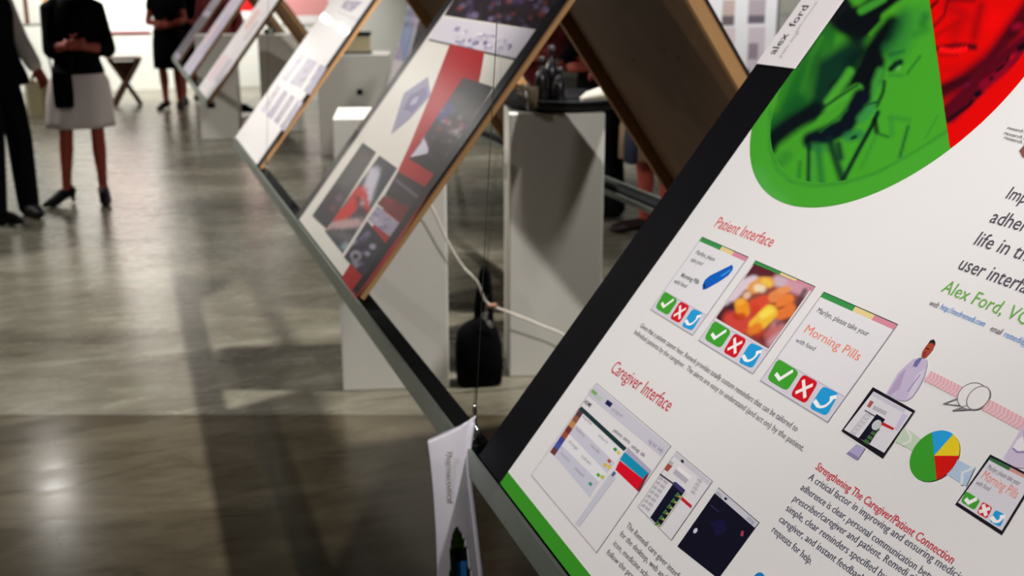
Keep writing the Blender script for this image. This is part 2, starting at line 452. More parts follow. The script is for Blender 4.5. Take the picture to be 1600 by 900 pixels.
BW, BL, BT = 1.04, 1.10, .024       # board width, length, depth of its wooden tray
def board_frame(side, x, y_origin, phi, z=RZ):
    c, s = math.cos(phi), math.sin(phi)
    if side == 'L': ax, ay, az = Vector((0, -1, 0)), Vector((c, 0, s)), Vector((-s, 0, c))
    else: ax, ay, az = Vector((0, 1, 0)), Vector((-c, 0, s)), Vector((s, 0, c))
    M = Matrix((ax, ay, az)).transposed().to_4x4(); M.translation = Vector((x, y_origin, z+.004))
    return M
def conv_for(M):
    Mi = M.inverted(); C = Vector((0, 0, CAM_H)); Cl = Mi @ C
    def f(px, py):
        d = Mi.to_3x3() @ ray(px, py); s = -Cl.z/d.z; p = Cl+d*s
        return (p.x, p.y)
    Mn = np.array(M)
    def inv(uv):
        p = uv[:, :1]*Mn[:3, 0]+uv[:, 1:2]*Mn[:3, 1]+Mn[:3, 3]-np.array((0, 0, CAM_H))
        fx, fy = math.sin(YAW), math.cos(YAW)
        X = p[:, 0]*fy-p[:, 1]*fx; F = p[:, 0]*fx+p[:, 1]*fy
        y = p[:, 2]*math.cos(PITCH)+F*math.sin(PITCH); d = F*math.cos(PITCH)-p[:, 2]*math.sin(PITCH)
        return np.stack((800+FPX*X/d, 450-FPX*y/d), 1)
    return f, inv
def board(M, label, W_=BW, L_=BL, T=BT, w_side=.02, group=None):
    t = thing('poster_board', label, 'poster board', group=group)
    t.matrix_world = M
    bm = bmesh.new(); box(bm, 0, W_, 0, L_, -.006, 0, .0012, 1); obj('face_board', bm, M_BLACK, t)
    bm = bmesh.new(); box(bm, .004, W_-.004, .004, L_-.004, -.011, -.0062); obj('hardboard_back', bm, M_PLY, t)
    for nm, a in (('side_batten', (0.001, w_side, .001, L_-.001, -T, -.0112)), ('side_batten', (W_-w_side, W_-.001, .001, L_-.001, -T, -.0112)),
                  ('end_batten', (w_side, W_-w_side, .001, w_side, -T, -.0112)), ('end_batten', (w_side, W_-w_side, L_-w_side, L_-.001, -T, -.0112))):
        bm = bmesh.new(); box(bm, *a, .001, 1); obj(nm, bm, M_PINE, t)
    return t
WHITE = (230, 227, 228)
D = .8
LEFT_FAR = [2.18*D, 3.935, 7.67*D]

# ---- board 1: the large foreground poster
M1 = board_frame('L', RX, LEFT_FAR[0], PHL)
b1 = board(M1, 'large foreground poster board with black left border, green and red photo disc and tablet screens')
Q, QI = conv_for(M1)
A = Art(Q)
def screens_check(A, card, sc=1.):
    """buttons of the pill-reminder screen; card maps card-3 pixels into this card"""
    z3 = lambda *p: [card(1190+x/4.0909, 450+y/4.0909) for x, y in p]
    def rr(q, col):
        q = [Vector(x) for x in q]; out = []
        for i in range(4):
            a, b, c = q[i-1], q[i], q[(i+1) % 4]
            out += [b+(a-b)*.18, b+(a-b)*.05+(c-b)*.05, b+(c-b)*.18]
        A.poly(out, col, False)
    rr(z3((108, 452), (247, 539), (165, 664), (36, 586)), (66, 164, 48))
    rr(z3((268, 552), (367, 606), (285, 744), (186, 689)), (214, 22, 38))
    rr(z3((395, 628), (500, 676), (419, 823), (306, 770)), (34, 158, 222))
    A.up()
    w = .0052*sc
    A.line(z3((98, 555), (120, 585), (196, 537)), w*1.05, (248, 248, 248), False)
    q = [Vector(p) for p in z3((268, 552), (367, 606), (285, 744), (186, 689))]; c = sum(q, Vector((0, 0)))/4
    for a, b in ((0, 2), (1, 3)): A.line([c+(q[a]-c)*.52, c+(q[b]-c)*.52], w, (248, 240, 240), False)
    A.line([tuple(p)[:2] for p in bez([(*p, 0) for p in z3((352, 738), (374, 762), (412, 756), (446, 726), (464, 700))], 5)], w*.75, (248, 250, 252), False)
    A.line(z3((346, 728), (362, 752)), w*1.1, (248, 250, 252), False); A.line(z3((450, 706), (476, 700)), w*1.1, (248, 250, 252), False)
# base sheet; the board's own black face shows as the border
A.up()
fe = .118
A.rect(fe, .012, BW-.002, BL-.006, WHITE)
A.up()
A.rect(fe+.0, .0006, BW-.002, .0235, (58, 150, 38))
# photo disc
dc = (2.18*D-1.765*D, 1.107*D-.004); dr = .3412*D
def discpts(r0, r1, nr, nt):
    return [[(dc[0]+(r0+(r1-r0)*i/nr)*math.cos(2*PI*j/nt), dc[1]+(r0+(r1-r0)*i/nr)*math.sin(2*PI*j/nt)) for j in range(nt+1)] for i in range(nr+1)]
za = lambda *p: [(1170+x/5, y/5) for x, y in p]
zb = lambda *p: [(1170+x/5, 150+y/5) for x, y in p]
zd = lambda *p: [(1440+x/4.5, y/4.5) for x, y in p]
G1, GK = (66, 160, 38), (3, 9, 15)
green = [
    (za((330, 800), (470, 450), (600, 250)), 17, 13, (26, 106, 32), 1),
    (za((420, 720), (500, 430), (570, 300)), 4, 6, (48, 130, 34), .9),
    (za((330, 560), (240, 760)), 3, 6, (40, 120, 36), .8),
    (za((560, 860), (620, 540), (800, 420), (700, 620)), 22, 15, (6, 50, 32), 1),
    (za((640, 180), (650, 260), (640, 360)), 4, 6, (30, 104, 34), .8),
    (za((700, 50), (760, 150), (900, 150), (1020, 60), (1110, -20)), 21, 6, GK, 1),
    (za((690, 160), (850, 280), (970, 190)), 13, 9, GK, 1), (za((850, 330), (880, 400), (800, 480)), 10, 12, (4, 26, 24), .9),
    (za((880, 85), (990, 25), (1050, -10)), 6, 4, (58, 148, 44), 1),
    (za((960, 270), (1040, 185), (1150, 95)), 4, 4, (66, 156, 36), 1), (za((1080, 140), (1180, 60), (1290, -10)), 9, 5, (72, 166, 36), 1),
    (za((1130, 200), (1050, 300), (980, 400), (930, 520), (860, 640)), 16, 8, GK, 1), (za((1010, 480), (980, 600), (900, 650)), 12, 7, GK, 1),
    (za((1210, 120), (1180, 240), (1130, 340)), 9, 13, (14, 78, 36), .85), (za((1080, 380), (1120, 420)), 8, 8, (26, 100, 44), .8),
    (za((1260, 180), (1210, 320), (1150, 450)), 12, 14, (46, 130, 50), .75), (za((1240, 60), (1380, 110)), 8, 14, (52, 142, 48), .7),
    (za((1380, 130), (1360, 190)), 6, 8, (26, 100, 40), .7), (za((1300, 270), (1390, 230)), 5, 8, (34, 116, 42), .6),
    (za((1100, 430), (1210, 400)), 2.5, 4, (22, 92, 40), .7),
    (za((1110, 540), (1150, 500), (1185, 485)), 4.5, 4, (4, 32, 24), 1), (za((1165, 545), (1180, 530)), 2.5, 2, (96, 172, 84), .9), (za((1100, 590), (1200, 590)), 2, 4, (34, 116, 50), .6),
    (za((1240, 575), (1270, 530), (1340, 440)), 1.6, 3, (24, 100, 38), .8),
    (za((1030, 560), (960, 740), (920, 860)), 6, 6, (58, 146, 54), 1), (za((1060, 640), (1050, 720), (1000, 830)), 3, 3, (8, 58, 30), .9), (za((930, 820), (1000, 800)), 1.5, 2, (16, 70, 36), .9),
    (za((900, 690), (880, 780), (810, 890)), 12, 6, GK, 1), (za((640, 670), (690, 640)), 5, 5, (4, 30, 22), .8),
    (za((620, 800), (760, 610), (790, 560)), 6.5, 5, (70, 160, 46), 1),
    (za((580, 900), (720, 800), (850, 700)), 9, 4, (72, 164, 44), 1), (za((570, 850), (700, 760), (850, 665)), 2, 3, (6, 60, 30), .9),
    (zb((200, 220), (400, 60)), 15, 12, (10, 82, 32), .9),
    (zb((190, 330), (350, 210), (520, 110)), 14, 8, (2, 14, 20), 1), (zb((185, 420), (200, 330)), 6, 6, (2, 14, 18), 1),
    (zb((230, 520), (420, 360), (600, 190), (760, 90)), 10, 4, (66, 156, 38), 1), (zb((210, 560), (300, 470)), 8, 8, (50, 136, 40), .9),
    (zb((490, 350), (640, 290), (750, 240), (830, 110), (880, 10)), 14, 6, (3, 13, 26), 1), (zb((770, 110), (640, 210), (560, 280)), 2, 2, (30, 100, 40), .6),
    (zb((510, 400), (600, 410)), 6, 7, (44, 130, 56), .8),
    (zb((472, 380), (465, 690)), 3.2, 3, (6, 42, 30), .95), (zb((400, 520), (390, 670)), 2.5, 4, (28, 108, 44), .8), (zb((545, 430), (570, 680)), 5, 6, (22, 96, 50), .75), (zb((500, 440), (510, 680)), 3, 4, (60, 150, 60), .6),
    (zb((630, 340), (680, 500), (730, 650)), 6, 5, (5, 32, 34), .9), (zb((700, 380), (720, 480)), 5, 5, (5, 26, 34), .9),
    (zb((780, 320), (860, 300)), 8, 6, (36, 118, 64), .8), (zb((810, 330), (835, 318)), 3, 2, (6, 40, 30), .9),
    (zb((740, 650), (860, 420), (960, 240), (1010, 130)), 3.6, 3, (4, 38, 28), 1), (zb((985, 190), (1000, 280)), 4, 3, GK, .9), (zb((1000, 290), (1088, 320)), 1.6, 2, (8, 54, 36), .9),
    (zb((880, 180), (960, 90)), 7, 6, (52, 140, 66), .9), (zb((900, 70), (990, 50)), 1.5, 3, (14, 66, 36), .8),
    (zb((1110, 165), (1250, 190)), 2, 6, (44, 130, 48), .8), (zb((1245, 240), (1180, 480)), 2.4, 3, (16, 80, 42), .85), (zb((1110, 180), (1120, 300)), 3, 6, (44, 130, 54), .7), (zb((880, 560), (1000, 300)), 2, 5, (40, 126, 48), .6),
    (zb((1380, 330), (1480, 150)), 1.2, 3, (46, 134, 44), .8),
]
A.up()
ring_in = (Vector(Q(1270, 290))-Vector(dc)).length/dr
A.soft(discpts(.0001, dr*ring_in*1.02, 120, 320), strokes(G1, green, QI))
A.up()
edge_ln = [(zb((170, 120), (165, 400), (220, 570), (330, 668), (500, 705), (740, 680), (1000, 600), (1250, 460), (1560, 270)), 1.2, 5, (34, 116, 42), .8), (zb((80, 620), (150, 760), (260, 820)), 8, 14, (92, 176, 92), .5)]
A.soft(discpts(dr*(ring_in-.02), dr, 10, 220), strokes((68, 162, 44), edge_ln, QI))
A.up()
l0, l1 = (1447, -40), (1484.5, 231)
Lp, Lq = Vector(Q(*l0)), Vector(Q(*l1))
red = [
    (zd((200, 40), (300, 110), (230, 230)), 9, 13, (168, 0, 4), .7), (zd((490, 180), (520, 120)), 9, 12, (238, 0, 0), .9), (zd((420, 40), (390, 150), (370, 260)), 5, 9, (136, 0, 6), .85),
    (zd((60, 60), (110, 10)), 2.5, 3, (50, 0, 4), .95), (zd((75, 200), (160, 110), (190, -20)), 2, 3, (104, 0, 8), .9), (zd((200, 0), (370, 8)), 3, 4, (104, 0, 8), .8), (zd((110, 250), (180, 200), (260, 160)), 2, 5, (160, 0, 4), .8),
    (zd((105, 345), (240, 318), (375, 330)), 4, 4, (84, 0, 12), .95), (zd((340, 330), (370, 335)), 4, 4, (60, 0, 14), .9), (zd((140, 348), (220, 366), (310, 345)), 4, 2, (252, 12, 14), 1), (zd((130, 388), (250, 388)), 1.5, 3, (120, 0, 10), .8),
    (zd((150, 500), (330, 470), (440, 380)), 5, 9, (196, 0, 2), .8),
    (zd((130, 660), (330, 545), (480, 430), (600, 270), (760, 40)), 12, 9, (78, 0, 16), 1), (zd((190, 800), (400, 590), (560, 450), (760, 280)), 15, 7, (84, 0, 22), 1),
    (zd((160, 620), (320, 560)), 5, 5, (50, 0, 12), .8), (zd((430, 600), (520, 540), (640, 415), (740, 330)), 6, 4, (136, 0, 34), .9),
    (zd((185, 850), (330, 745), (400, 660)), 3, 3, (26, 0, 10), 1), (zd((370, 690), (440, 650)), 2, 2, (140, 10, 40), .9), (zd((385, 670), (410, 655)), 4, 2, (10, 0, 8), 1),
    (zd((490, 555), (495, 550)), 3, 2, (16, 0, 6), 1), (zd((530, 500), (580, 460)), 2.5, 2, (30, 0, 10), 1), (zd((600, 425), (620, 400)), 3, 2, (20, 0, 8), .9), (zd((630, 405), (640, 400)), 2.5, 2, (190, 10, 30), .9), (zd((690, 345), (740, 310)), 5, 3, (10, 0, 8), 1),
    (zd((640, 240), (720, 160)), 8, 6, (60, 0, 14), .9), (zd((660, 190), (690, 185)), 5, 5, (156, 0, 40), .8), (zd((310, 600), (330, 595)), 3, 3, (110, 10, 50), .7),
]
dn = (Lq-Lp).normalized(); nn = Vector((-dn.y, dn.x))
if (Vector(Q(1560, 60))-Lp).dot(nn) < 0: nn = -nn
def segment(r, m=40, n=300):
    pts = [Vector((dc[0]+r*math.cos(2*PI*k/n), dc[1]+r*math.sin(2*PI*k/n))) for k in range(n)]
    pts = sorted([p for p in pts if (p-Lp).dot(nn) > 0], key=lambda p: (p-Lp).dot(dn))
    rows = []
    for p in pts:
        foot = Lp+dn*(p-Lp).dot(dn)
        rows.append([tuple(foot+(p-foot)*k/m) for k in range(m+1)])
    return rows
A.soft(segment(dr, 2), strokes((222, 0, 0), [], QI)); A.up()
A.soft(segment(dr*.895, 90), strokes((222, 0, 0), red, QI)); A.up()
# black border printed over the disc's cut edge
A.poly([(0.0008, .0006), (fe, .0006), (fe, BL-.002), (.0008, BL-.002)], (9, 8, 14), False)
A.up()
# headings and text
RED = (205, 66, 72); TXT = (98, 98, 108)
A.text('Patient Interface', (1114.7, 354), (1204, 386.5), (1121, 335.5), (222, 96, 98))
A.text('Caregiver Interface', (952.5, 580), (1043, 644), (964, 560.5), (205, 70, 84))
A.text('Given that a patient cannot hear, Remedi provides totally custom reminders that can be tailored to', (999.4, 511), (1244, 675), (1003.5, 503.5), (112, 112, 118))
A.text('individual patients by the caregiver.  The alerts are easy to understand (and act on) by the patient.', (990, 521), (1254, 706), (994, 513.5), (112, 112, 118))
A.text('Strengthening The Caregiver/Patient Connection', (1273.5, 732.5), (1486.5, 882), (1280.5, 721), (210, 56, 72), bold=.006)
for body, ref, p0, p1 in (
    ('A critical factor in improving and ensuring medicine', 'A critical factor in improving and ensuring medi', (1262.4, 748.5), (1485.7, 899)),
    ('adherence is clear, personal communication between', 'adherence is clear, personal communication b', (1250, 764.4), (1439, 898)),
    ('prescriber/caregiver and patient. Remedi gives', 'prescriber/caregiver and patient. Remed', (1238, 781.8), (1412, 899)),
    ('simple, clear reminders specified by the', 'simple, clear reminders specified', (1227, 797), (1366, 896)),
    ('caregiver, and instant feedback', 'caregiver, and instant feedb', (1216, 814), (1331, 899)),
    ('requests for help.', None, (1205, 830), (1266, 883))):
    A.text(body, p0, p1, None, (84, 84, 104), ref, .0125)
for body, ref, p0, p1 in (
    ('The Remedi care giver interface', 'The Remedi care giver inter', (978, 823), (1056, 902)),
    ('for the desktop, web and', 'for the desktop, web an', (968, 836), (1034, 903)),
    ('icon, medicine schedule', 'icon, medicine sch', (957.5, 851), (1009, 903)),
    ('follow the progress', 'follow the pr', (947, 865), (984, 902))):
    A.text(body, p0, p1, None, TXT, ref, .0115)
A.text('Improving', (1569.4, 309.5), (1601, 318.5), (1581.7, 290), (84, 80, 92), 'Imp')
A.text('adherence and', (1544.6, 347), (1601, 363.5), None, (84, 80, 92), 'adher', .0262)
A.text('life in the home', (1519.5, 381.5), (1601, 408.5), None, (84, 80, 92), 'life in th', .0262)
A.text('user interface', (1494.7, 419.7), (1601, 459), None, (84, 80, 92), 'user interfa', .0262)
A.text('Alex Ford, VCU', (1470, 455.5), (1563, 493), (1489, 438), (112, 176, 80), 'Alex Ford,')
A.text('web', (1451, 477), (1465, 482), None, (120, 110, 120), None, .011)
A.text('http://medremedi.com', (1468, 483), (1536.6, 511), None, (90, 150, 216), None, .011)
A.text('email', (1546, 517), (1563, 524), None, (120, 110, 120), None, .011)
A.text('remedi@med.com', (1567, 526), (1640, 557), None, (90, 150, 216), None, .011)
for k, (p0, p1) in enumerate((((1573, 202), (1606, 210)), ((1568, 210), (1606, 220)), ((1568, 217), (1606, 228)))):
    A.text('research and design', p0, p1, None, (104, 100, 104), 'research an', .007)
A.poly([(1593, 236), (1600, 228), (1612, 230), (1610, 250), (1598, 246)], (130, 84, 80))
# reminder screens
CARDS = {3: [(1285.3, 455.4), (1401.5, 507.4), (1192, 596.7), (1294.6, 660.7)],
         2: [(1180.8, 407.4), (1272, 448.1), (1093.2, 532), (1178.2, 585.4)],
         1: [(1096.9, 371.3), (1169.6, 401.6), (1017.6, 483.7), (1082.7, 524.3)]}
def card_map(k):
    c3 = [Vector(Q(*p)) for p in CARDS[3]]; ck = [Vector(Q(*p)) for p in CARDS[k]]
    r = lambda c: ((c[0].x+c[2].x)/2, (c[1].x+c[3].x)/2, (c[2].y+c[3].y)/2, (c[0].y+c[1].y)/2)
    a, b = r(c3), r(ck)
    def f(px, py):
        p = Q(px, py)
        return (b[0]+(p[0]-a[0])/(a[1]-a[0])*(b[1]-b[0]), b[2]+(p[1]-a[2])/(a[3]-a[2])*(b[3]-b[2]))
    return f, b
def Z(off, sc, *p): return [(off[0]+x/sc, off[1]+y/sc) for x, y in p]
lay0 = A.lay
for k in (1, 2, 3):
    f, b = card_map(k); A.lay = lay0
    z3 = lambda *p: [f(1190+x/4.0909, 450+y/4.0909) for x, y in p]
    A.rect(b[0]-.0008, b[2]-.0008, b[1]+.0008, b[3]+.0008, (150, 146, 158)); A.up()
    A.rect(b[0]+.0003, b[2]+.0003, b[1]-.0003, b[3]-.0003, (216, 211, 222)); A.up()
    h = b[3]-b[2]; w = b[1]-b[0]
    A.rect(b[0]+.0012, b[2]+h*.26, b[1]-.0012, b[3]-h*.055, (228, 226, 230))
    A.line([(b[0], b[2]+h*.255), (b[1], b[2]+h*.255)], .0012, (196, 180, 206), False)
    A.rect(b[0], b[3]-h*.055, b[0]+w*.46, b[3], (58, 148, 74)); A.rect(b[0]+w*.46, b[3]-h*.055, b[0]+w*.72, b[3], (232, 208, 150)); A.rect(b[0]+w*.72, b[3]-h*.055, b[1], b[3], (216, 140, 160))
    A.up(); A.line([(b[0], b[3]), (b[1], b[3])], .0012, (60, 90, 64), False)
    screens_check(A, f, w/.155)
A.text('Marilyn, please take your', (1276, 488), (1356, 526.5), (1279.5, 479.5), (84, 84, 96))
A.text('Morning Pills', (1255.5, 519), (1341, 565), (1262, 505), (240, 132, 108))
A.text('with food', (1243, 534.5), (1272.5, 549), (1246.5, 527), (84, 84, 96))
A.text('Marilyn, please', (1087, 397), (1116, 409), None, (128, 128, 136), None, .011)
A.text('take your', (1079, 408.5), (1098, 416), None, (128, 128, 136), None, .011)
A.text('Morning Pills', (1063.5, 432.5), (1091, 445), None, (112, 112, 122), None, .011, .01)
A.text('with food', (1053, 442), (1072, 451), None, (112, 112, 122), None, .011)
A.poly(Z((1010, 360), 5.294, (472, 494), (470, 455), (490, 412), (530, 378), (712, 288), (722, 305), (715, 335), (680, 378), (600, 432), (500, 488)), (10, 96, 196)); A.up()
A.poly(Z((1010, 360), 5.294, (610, 385), (700, 325), (706, 334), (640, 382)), (70, 150, 226))
A.poly(Z((1010, 360), 5.294, (474, 492), (472, 458), (490, 440), (500, 470)), (10, 60, 140))
# meal photograph on the second screen
Z2 = lambda *p: Z((1090, 400), 4.7368, *p)
c2 = [Vector(Q(*p)) for p in Z2((425, 62), (848, 240), (530, 690), (140, 462))]
gridf = [[tuple((c2[0]*(1-i/44)+c2[3]*(i/44))*(1-j/44)+(c2[1]*(1-i/44)+c2[2]*(i/44))*(j/44)) for j in range(45)] for i in range(45)]
z2 = lambda *p: Z2(*p)
food = [
    (z2((420, 90), (520, 130)), 13, 6, (88, 34, 44), .95), (z2((330, 180), (400, 150)), 9, 6, (84, 32, 44), .9),
    (z2((230, 330), (330, 220), (420, 190)), 9, 4, (226, 208, 220), .95), (z2((600, 190), (640, 200)), 9, 5, (216, 196, 214), .8),
    (z2((700, 220), (800, 260)), 10, 5, (214, 160, 176), .9), (z2((800, 260), (760, 330), (735, 400)), 4, 3, (70, 54, 62), .8),
    (z2((240, 400), (180, 460), (260, 380)), 8, 5, (46, 20, 40), .95), (z2((250, 470), (330, 530), (380, 480)), 12, 7, (214, 70, 60), .95),
    (z2((420, 560), (520, 640)), 9, 6, (120, 40, 44), .8), (z2((600, 520), (560, 640)), 9, 6, (214, 160, 172), .85),
    (z2((520, 590), (600, 530)), 6, 4, (196, 96, 90), .8),
    (z2((420, 240), (480, 200), (530, 200)), 9, 3, (232, 158, 74), 1.), (z2((450, 240), (480, 245)), 6, 4, (244, 226, 196), .9), (z2((500, 190), (535, 205)), 5, 3, (240, 200, 80), .9),
    (z2((365, 300), (375, 290)), 5, 3, (236, 200, 170), .9),
    (z2((430, 370), (500, 340)), 10, 3, (220, 78, 52), 1.), (z2((430, 390), (440, 420)), 7, 4, (214, 60, 40), .9),
    (z2((570, 310), (620, 280)), 9, 3, (232, 136, 78), 1.), (z2((620, 260), (670, 250)), 5, 3, (236, 150, 90), 1.),
    (z2((560, 370), (620, 350)), 3, 3, (150, 50, 20), .8), (z2((620, 360), (680, 320)), 8, 3, (236, 130, 60), 1.), (z2((600, 400), (700, 370)), 3, 3, (120, 44, 24), .8),
    (z2((620, 440), (670, 420), (690, 390)), 9, 3, (230, 120, 56), 1.), (z2((600, 500), (680, 480)), 4, 4, (100, 50, 44), .7),
    (z2((330, 370), (340, 410)), 11, 3, (240, 150, 40), 1.), (z2((310, 350), (330, 340)), 5, 3, (246, 176, 60), .9), (z2((290, 450), (340, 450)), 5, 3, (190, 50, 20), .8),
    (z2((440, 520), (500, 460), (540, 420)), 12, 3, (244, 190, 56), 1.), (z2((490, 440), (540, 410)), 6, 4, (250, 226, 90), .9),
    (z2((400, 560), (450, 530)), 7, 4, (232, 120, 40), .9), (z2((450, 590), (480, 560)), 4, 4, (200, 60, 40), .8),
]
A.soft(gridf, strokes((150, 76, 66), food, QI))
# caregiver desktop screenshot
zc = lambda *p: Z((820, 590), 3.2125, *p)
A.lay = lay0
def frame_quad(q, col, w, fill):
    A.poly(q, fill); A.up(); A.line(q, w, col, closed=True)
frame_quad(zc((362, 30), (735, 345), (362, 880), (35, 490)), (160, 158, 164), .0012, (228, 224, 228))
A.up()
A.poly(zc((360, 38), (728, 347), (690, 402), (318, 92)), (206, 202, 216)); A.up()
A.poly(zc((335, 55), (395, 105), (380, 122), (322, 78)), (190, 200, 196))
A.poly(zc((345, 60), (368, 80), (358, 92), (336, 74)), (120, 170, 90))
A.poly(zc((418, 112), (445, 132), (430, 152), (404, 132)), (28, 30, 88))
A.text('caregiver', zc((436, 164))[0], zc((490, 205))[0], None, (150, 150, 170), None, .009)
A.text('log out  help', zc((620, 325))[0], zc((690, 382))[0], None, (120, 120, 150), None, .009)
A.text('HOME', zc((298, 128))[0], zc((330, 152))[0], None, (60, 60, 70), None, .009, .02)
A.text('patients  alerts', zc((445, 270))[0], zc((525, 335))[0], None, (90, 90, 100), None, .0085)
A.text('settings  info', zc((535, 350))[0], zc((600, 402))[0], None, (90, 90, 100), None, .0085)
A.poly(zc((272, 160), (288, 146), (515, 355), (500, 372)), (24, 54, 58))
A.poly(zc((520, 352), (640, 470), (628, 490), (508, 378)), (178, 168, 196))
rows = [((270, 170), (500, 375)), ((238, 215), (455, 430)), ((205, 262), (415, 480)), ((165, 318), (375, 525)), ((132, 370), (330, 605))]
for i in range(4):
    (a, b), (a2, b2) = rows[i], rows[i+1]
    A.poly(zc(a, b, b2, a2), (232, 230, 234) if i % 2 == 0 else (206, 204, 220))
A.up()
for i, cc in enumerate(((90, 60, 66), (150, 90, 70), (196, 140, 80), (120, 50, 50), (160, 80, 60), (70, 70, 150), (70, 90, 170), (110, 60, 60))):
    t0, t1 = i/8, (i+1)/8
    L = lambda t, o: (275+o-145*t, 160+o*.9+215*t)
    A.poly(zc(L(t0, 0), L(t0, 22), L(t1, 22), L(t1, 0)), cc)
for i, ((x, y), s) in enumerate((((290, 200), 'name'), ((255, 260), 'medicine'), ((220, 325), 'dosage'), ((180, 385), 'history'), ((370, 295), 'alert'), ((330, 345), 'reminder'), ((285, 400), 'taken'), ((250, 460), 'missed'))):
    A.text(s, zc((x, y))[0], zc((x+45, y+42))[0], None, (150, 146, 160), None, .0075)
for (x, y), cc in (((455, 362), (60, 150, 60)), ((472, 378), (220, 210, 80)), ((405, 440), (220, 190, 40)), ((425, 420), (190, 80, 60)), ((370, 490), (80, 170, 60)), ((390, 500), (190, 200, 60)), ((330, 535), (60, 150, 130)), ((425, 450), (230, 200, 60))):
    A.poly(zc((x-9, y), (x+1, y-11), (x+14, y+2), (x+4, y+13)), cc)
A.poly(zc((430, 500), (450, 470), (462, 482), (440, 510)), (100, 100, 150))
A.poly(zc((505, 375), (625, 482), (602, 516), (480, 413)), (18, 148, 188))
A.poly(zc((480, 418), (602, 516), (570, 572), (458, 465)), (222, 10, 40))
A.poly(zc((610, 492), (628, 484), (578, 576), (566, 568)), (130, 40, 60))
A.poly(zc((430, 488), (458, 508), (278, 750), (255, 738)), (204, 202, 216))
# tablet-sized screenshot
zm = lambda *p: Z((980, 690), 4.2857, *p)
A.lay = lay0
frame_quad(zm((335, 68), (574, 268), (298, 662), (76, 440)), (140, 138, 144), .0010, (226, 222, 228)); A.up()
A.poly(zm((330, 72), (566, 272), (548, 296), (312, 98)), (204, 202, 212))
A.poly(zm((360, 128), (375, 122), (388, 140), (372, 148)), (30, 30, 40))
A.poly(zm((275, 150), (310, 165), (275, 205), (252, 190)), (170, 80, 70)); A.poly(zm((295, 130), (318, 145), (300, 165), (280, 152)), (190, 180, 180))
A.poly(zm((330, 185), (415, 258), (395, 285), (310, 215)), (186, 180, 192)); A.poly(zm((350, 165), (440, 240), (425, 262), (335, 188)), (238, 236, 240))
A.line(zm((225, 222), (320, 290)), .0022, (50, 50, 60))
for i in range(7):
    x, y = 215-20*i, 250+30*i
    A.text('pills daily', zm((x, y))[0], zm((x+55, y+42))[0], None, (150, 146, 158), None, .0075)
for i in range(4):
    x, y = 470-14*i, 262+26*i
    A.text('info', zm((x, y))[0], zm((x+26, y+22))[0], None, (170, 160, 172), None, .0075)
A.poly(zm((322, 270), (394, 330), (222, 576), (158, 512)), (16, 14, 40)); A.up()
for i in range(6):
    x, y = 335-27*i, 340+38*i
    A.poly(zm((x+10, y), (x+32, y+40), (x-14, y+30)), (70, 120, 66)); A.poly(zm((x+24, y+22), (x+32, y+40), (x+8, y+36)), (190, 180, 90))
A.poly(zm((310, 290), (330, 272), (392, 326), (372, 350)), (60, 52, 110))
A.poly(zm((370, 370), (440, 432), (430, 450), (358, 388)), (200, 30, 44))
A.line(zm((395, 345), (235, 572)), .001, (140, 170, 120))
# dark screenshot
A.lay = lay0
q = zm((615, 312), (886, 545), (612, 920), (340, 705))
A.poly(q, (14, 12, 34)); A.up()
A.poly(zm((615, 312), (886, 545), (858, 580), (588, 345)), (208, 206, 216)); A.line(q[:2], .0012, (110, 108, 120)); A.up()
A.poly(zm((652, 384), (664, 374), (678, 388), (664, 398)), (24, 24, 60))
A.text('menu', zm((598, 350))[0], zm((632, 382))[0], None, (120, 130, 150), None, .0075); A.text('settings', zm((805, 520))[0], zm((850, 560))[0], None, (130, 130, 160), None, .0075)
A.disc(zm((462, 600))[0], .0036, (210, 212, 236), 16, px=True); A.poly(zm((770, 600), (788, 604), (782, 640), (762, 634)), (170, 60, 90))
A.line(zm((565, 430), (620, 475)), .0010, (60, 58, 90)); A.poly(zm((560, 540), (650, 520), (680, 600), (600, 640)), (20, 18, 58))
A.disc((1186, 906), .0085, (30, 130, 205), 24, px=True)
# diagram: caregiver, tablets, pie chart
zt = lambda *p: Z((1300, 520), 3.75, *p)
A.lay = lay0
A.poly(zt((525, 150), (482, 156), (442, 190), (392, 240), (352, 308), (322, 362), (395, 398), (436, 404), (470, 385), (510, 330), (545, 262), (562, 190), (560, 160)), (198, 184, 212)); A.up()
A.poly(zt((400, 250), (440, 210), (400, 330), (350, 365), (330, 360)), (178, 158, 196)); A.poly(zt((500, 250), (550, 210), (530, 280), (480, 370), (440, 395)), (212, 204, 222))
A.poly(zt((515, 150), (535, 150), (500, 205), (478, 200), (490, 170)), (110, 110, 160)); A.line(zt((520, 250), (450, 345)), .0016, (150, 136, 186))
A.poly(zt((527, 146), (535, 112), (556, 80), (578, 58), (600, 55), (606, 70), (592, 105), (572, 128), (555, 148), (540, 152)), (176, 70, 52)); A.up()
A.poly(zt((565, 72), (580, 48), (600, 42), (608, 55), (606, 80), (596, 66), (580, 62)), (34, 24, 28)); A.line(zt((556, 95), (575, 100)), .0016, (90, 34, 30))
A.poly(zt((540, 118), (560, 110), (552, 140), (535, 146)), (140, 52, 40))
for a, b in (((1450.5, 588), (1511, 619)), ((1541, 633), (1606, 668))):
    p, r = Vector(Q(*a)), Vector(Q(*b)); d = r-p; L = d.length; d.normalize(); nv = Vector((-d.y, d.x))
    A.poly([p-nv*.0065, r-nv*.0065, r+nv*.0065, p+nv*.0065], (232, 190, 198), False)
    for k in range(int(L/.0056)):
        c = p+d*(k*.0056+.001); A.line([c-nv*.0062, c+d*.003, c+nv*.0062], .0016, (222, 164, 176), False)
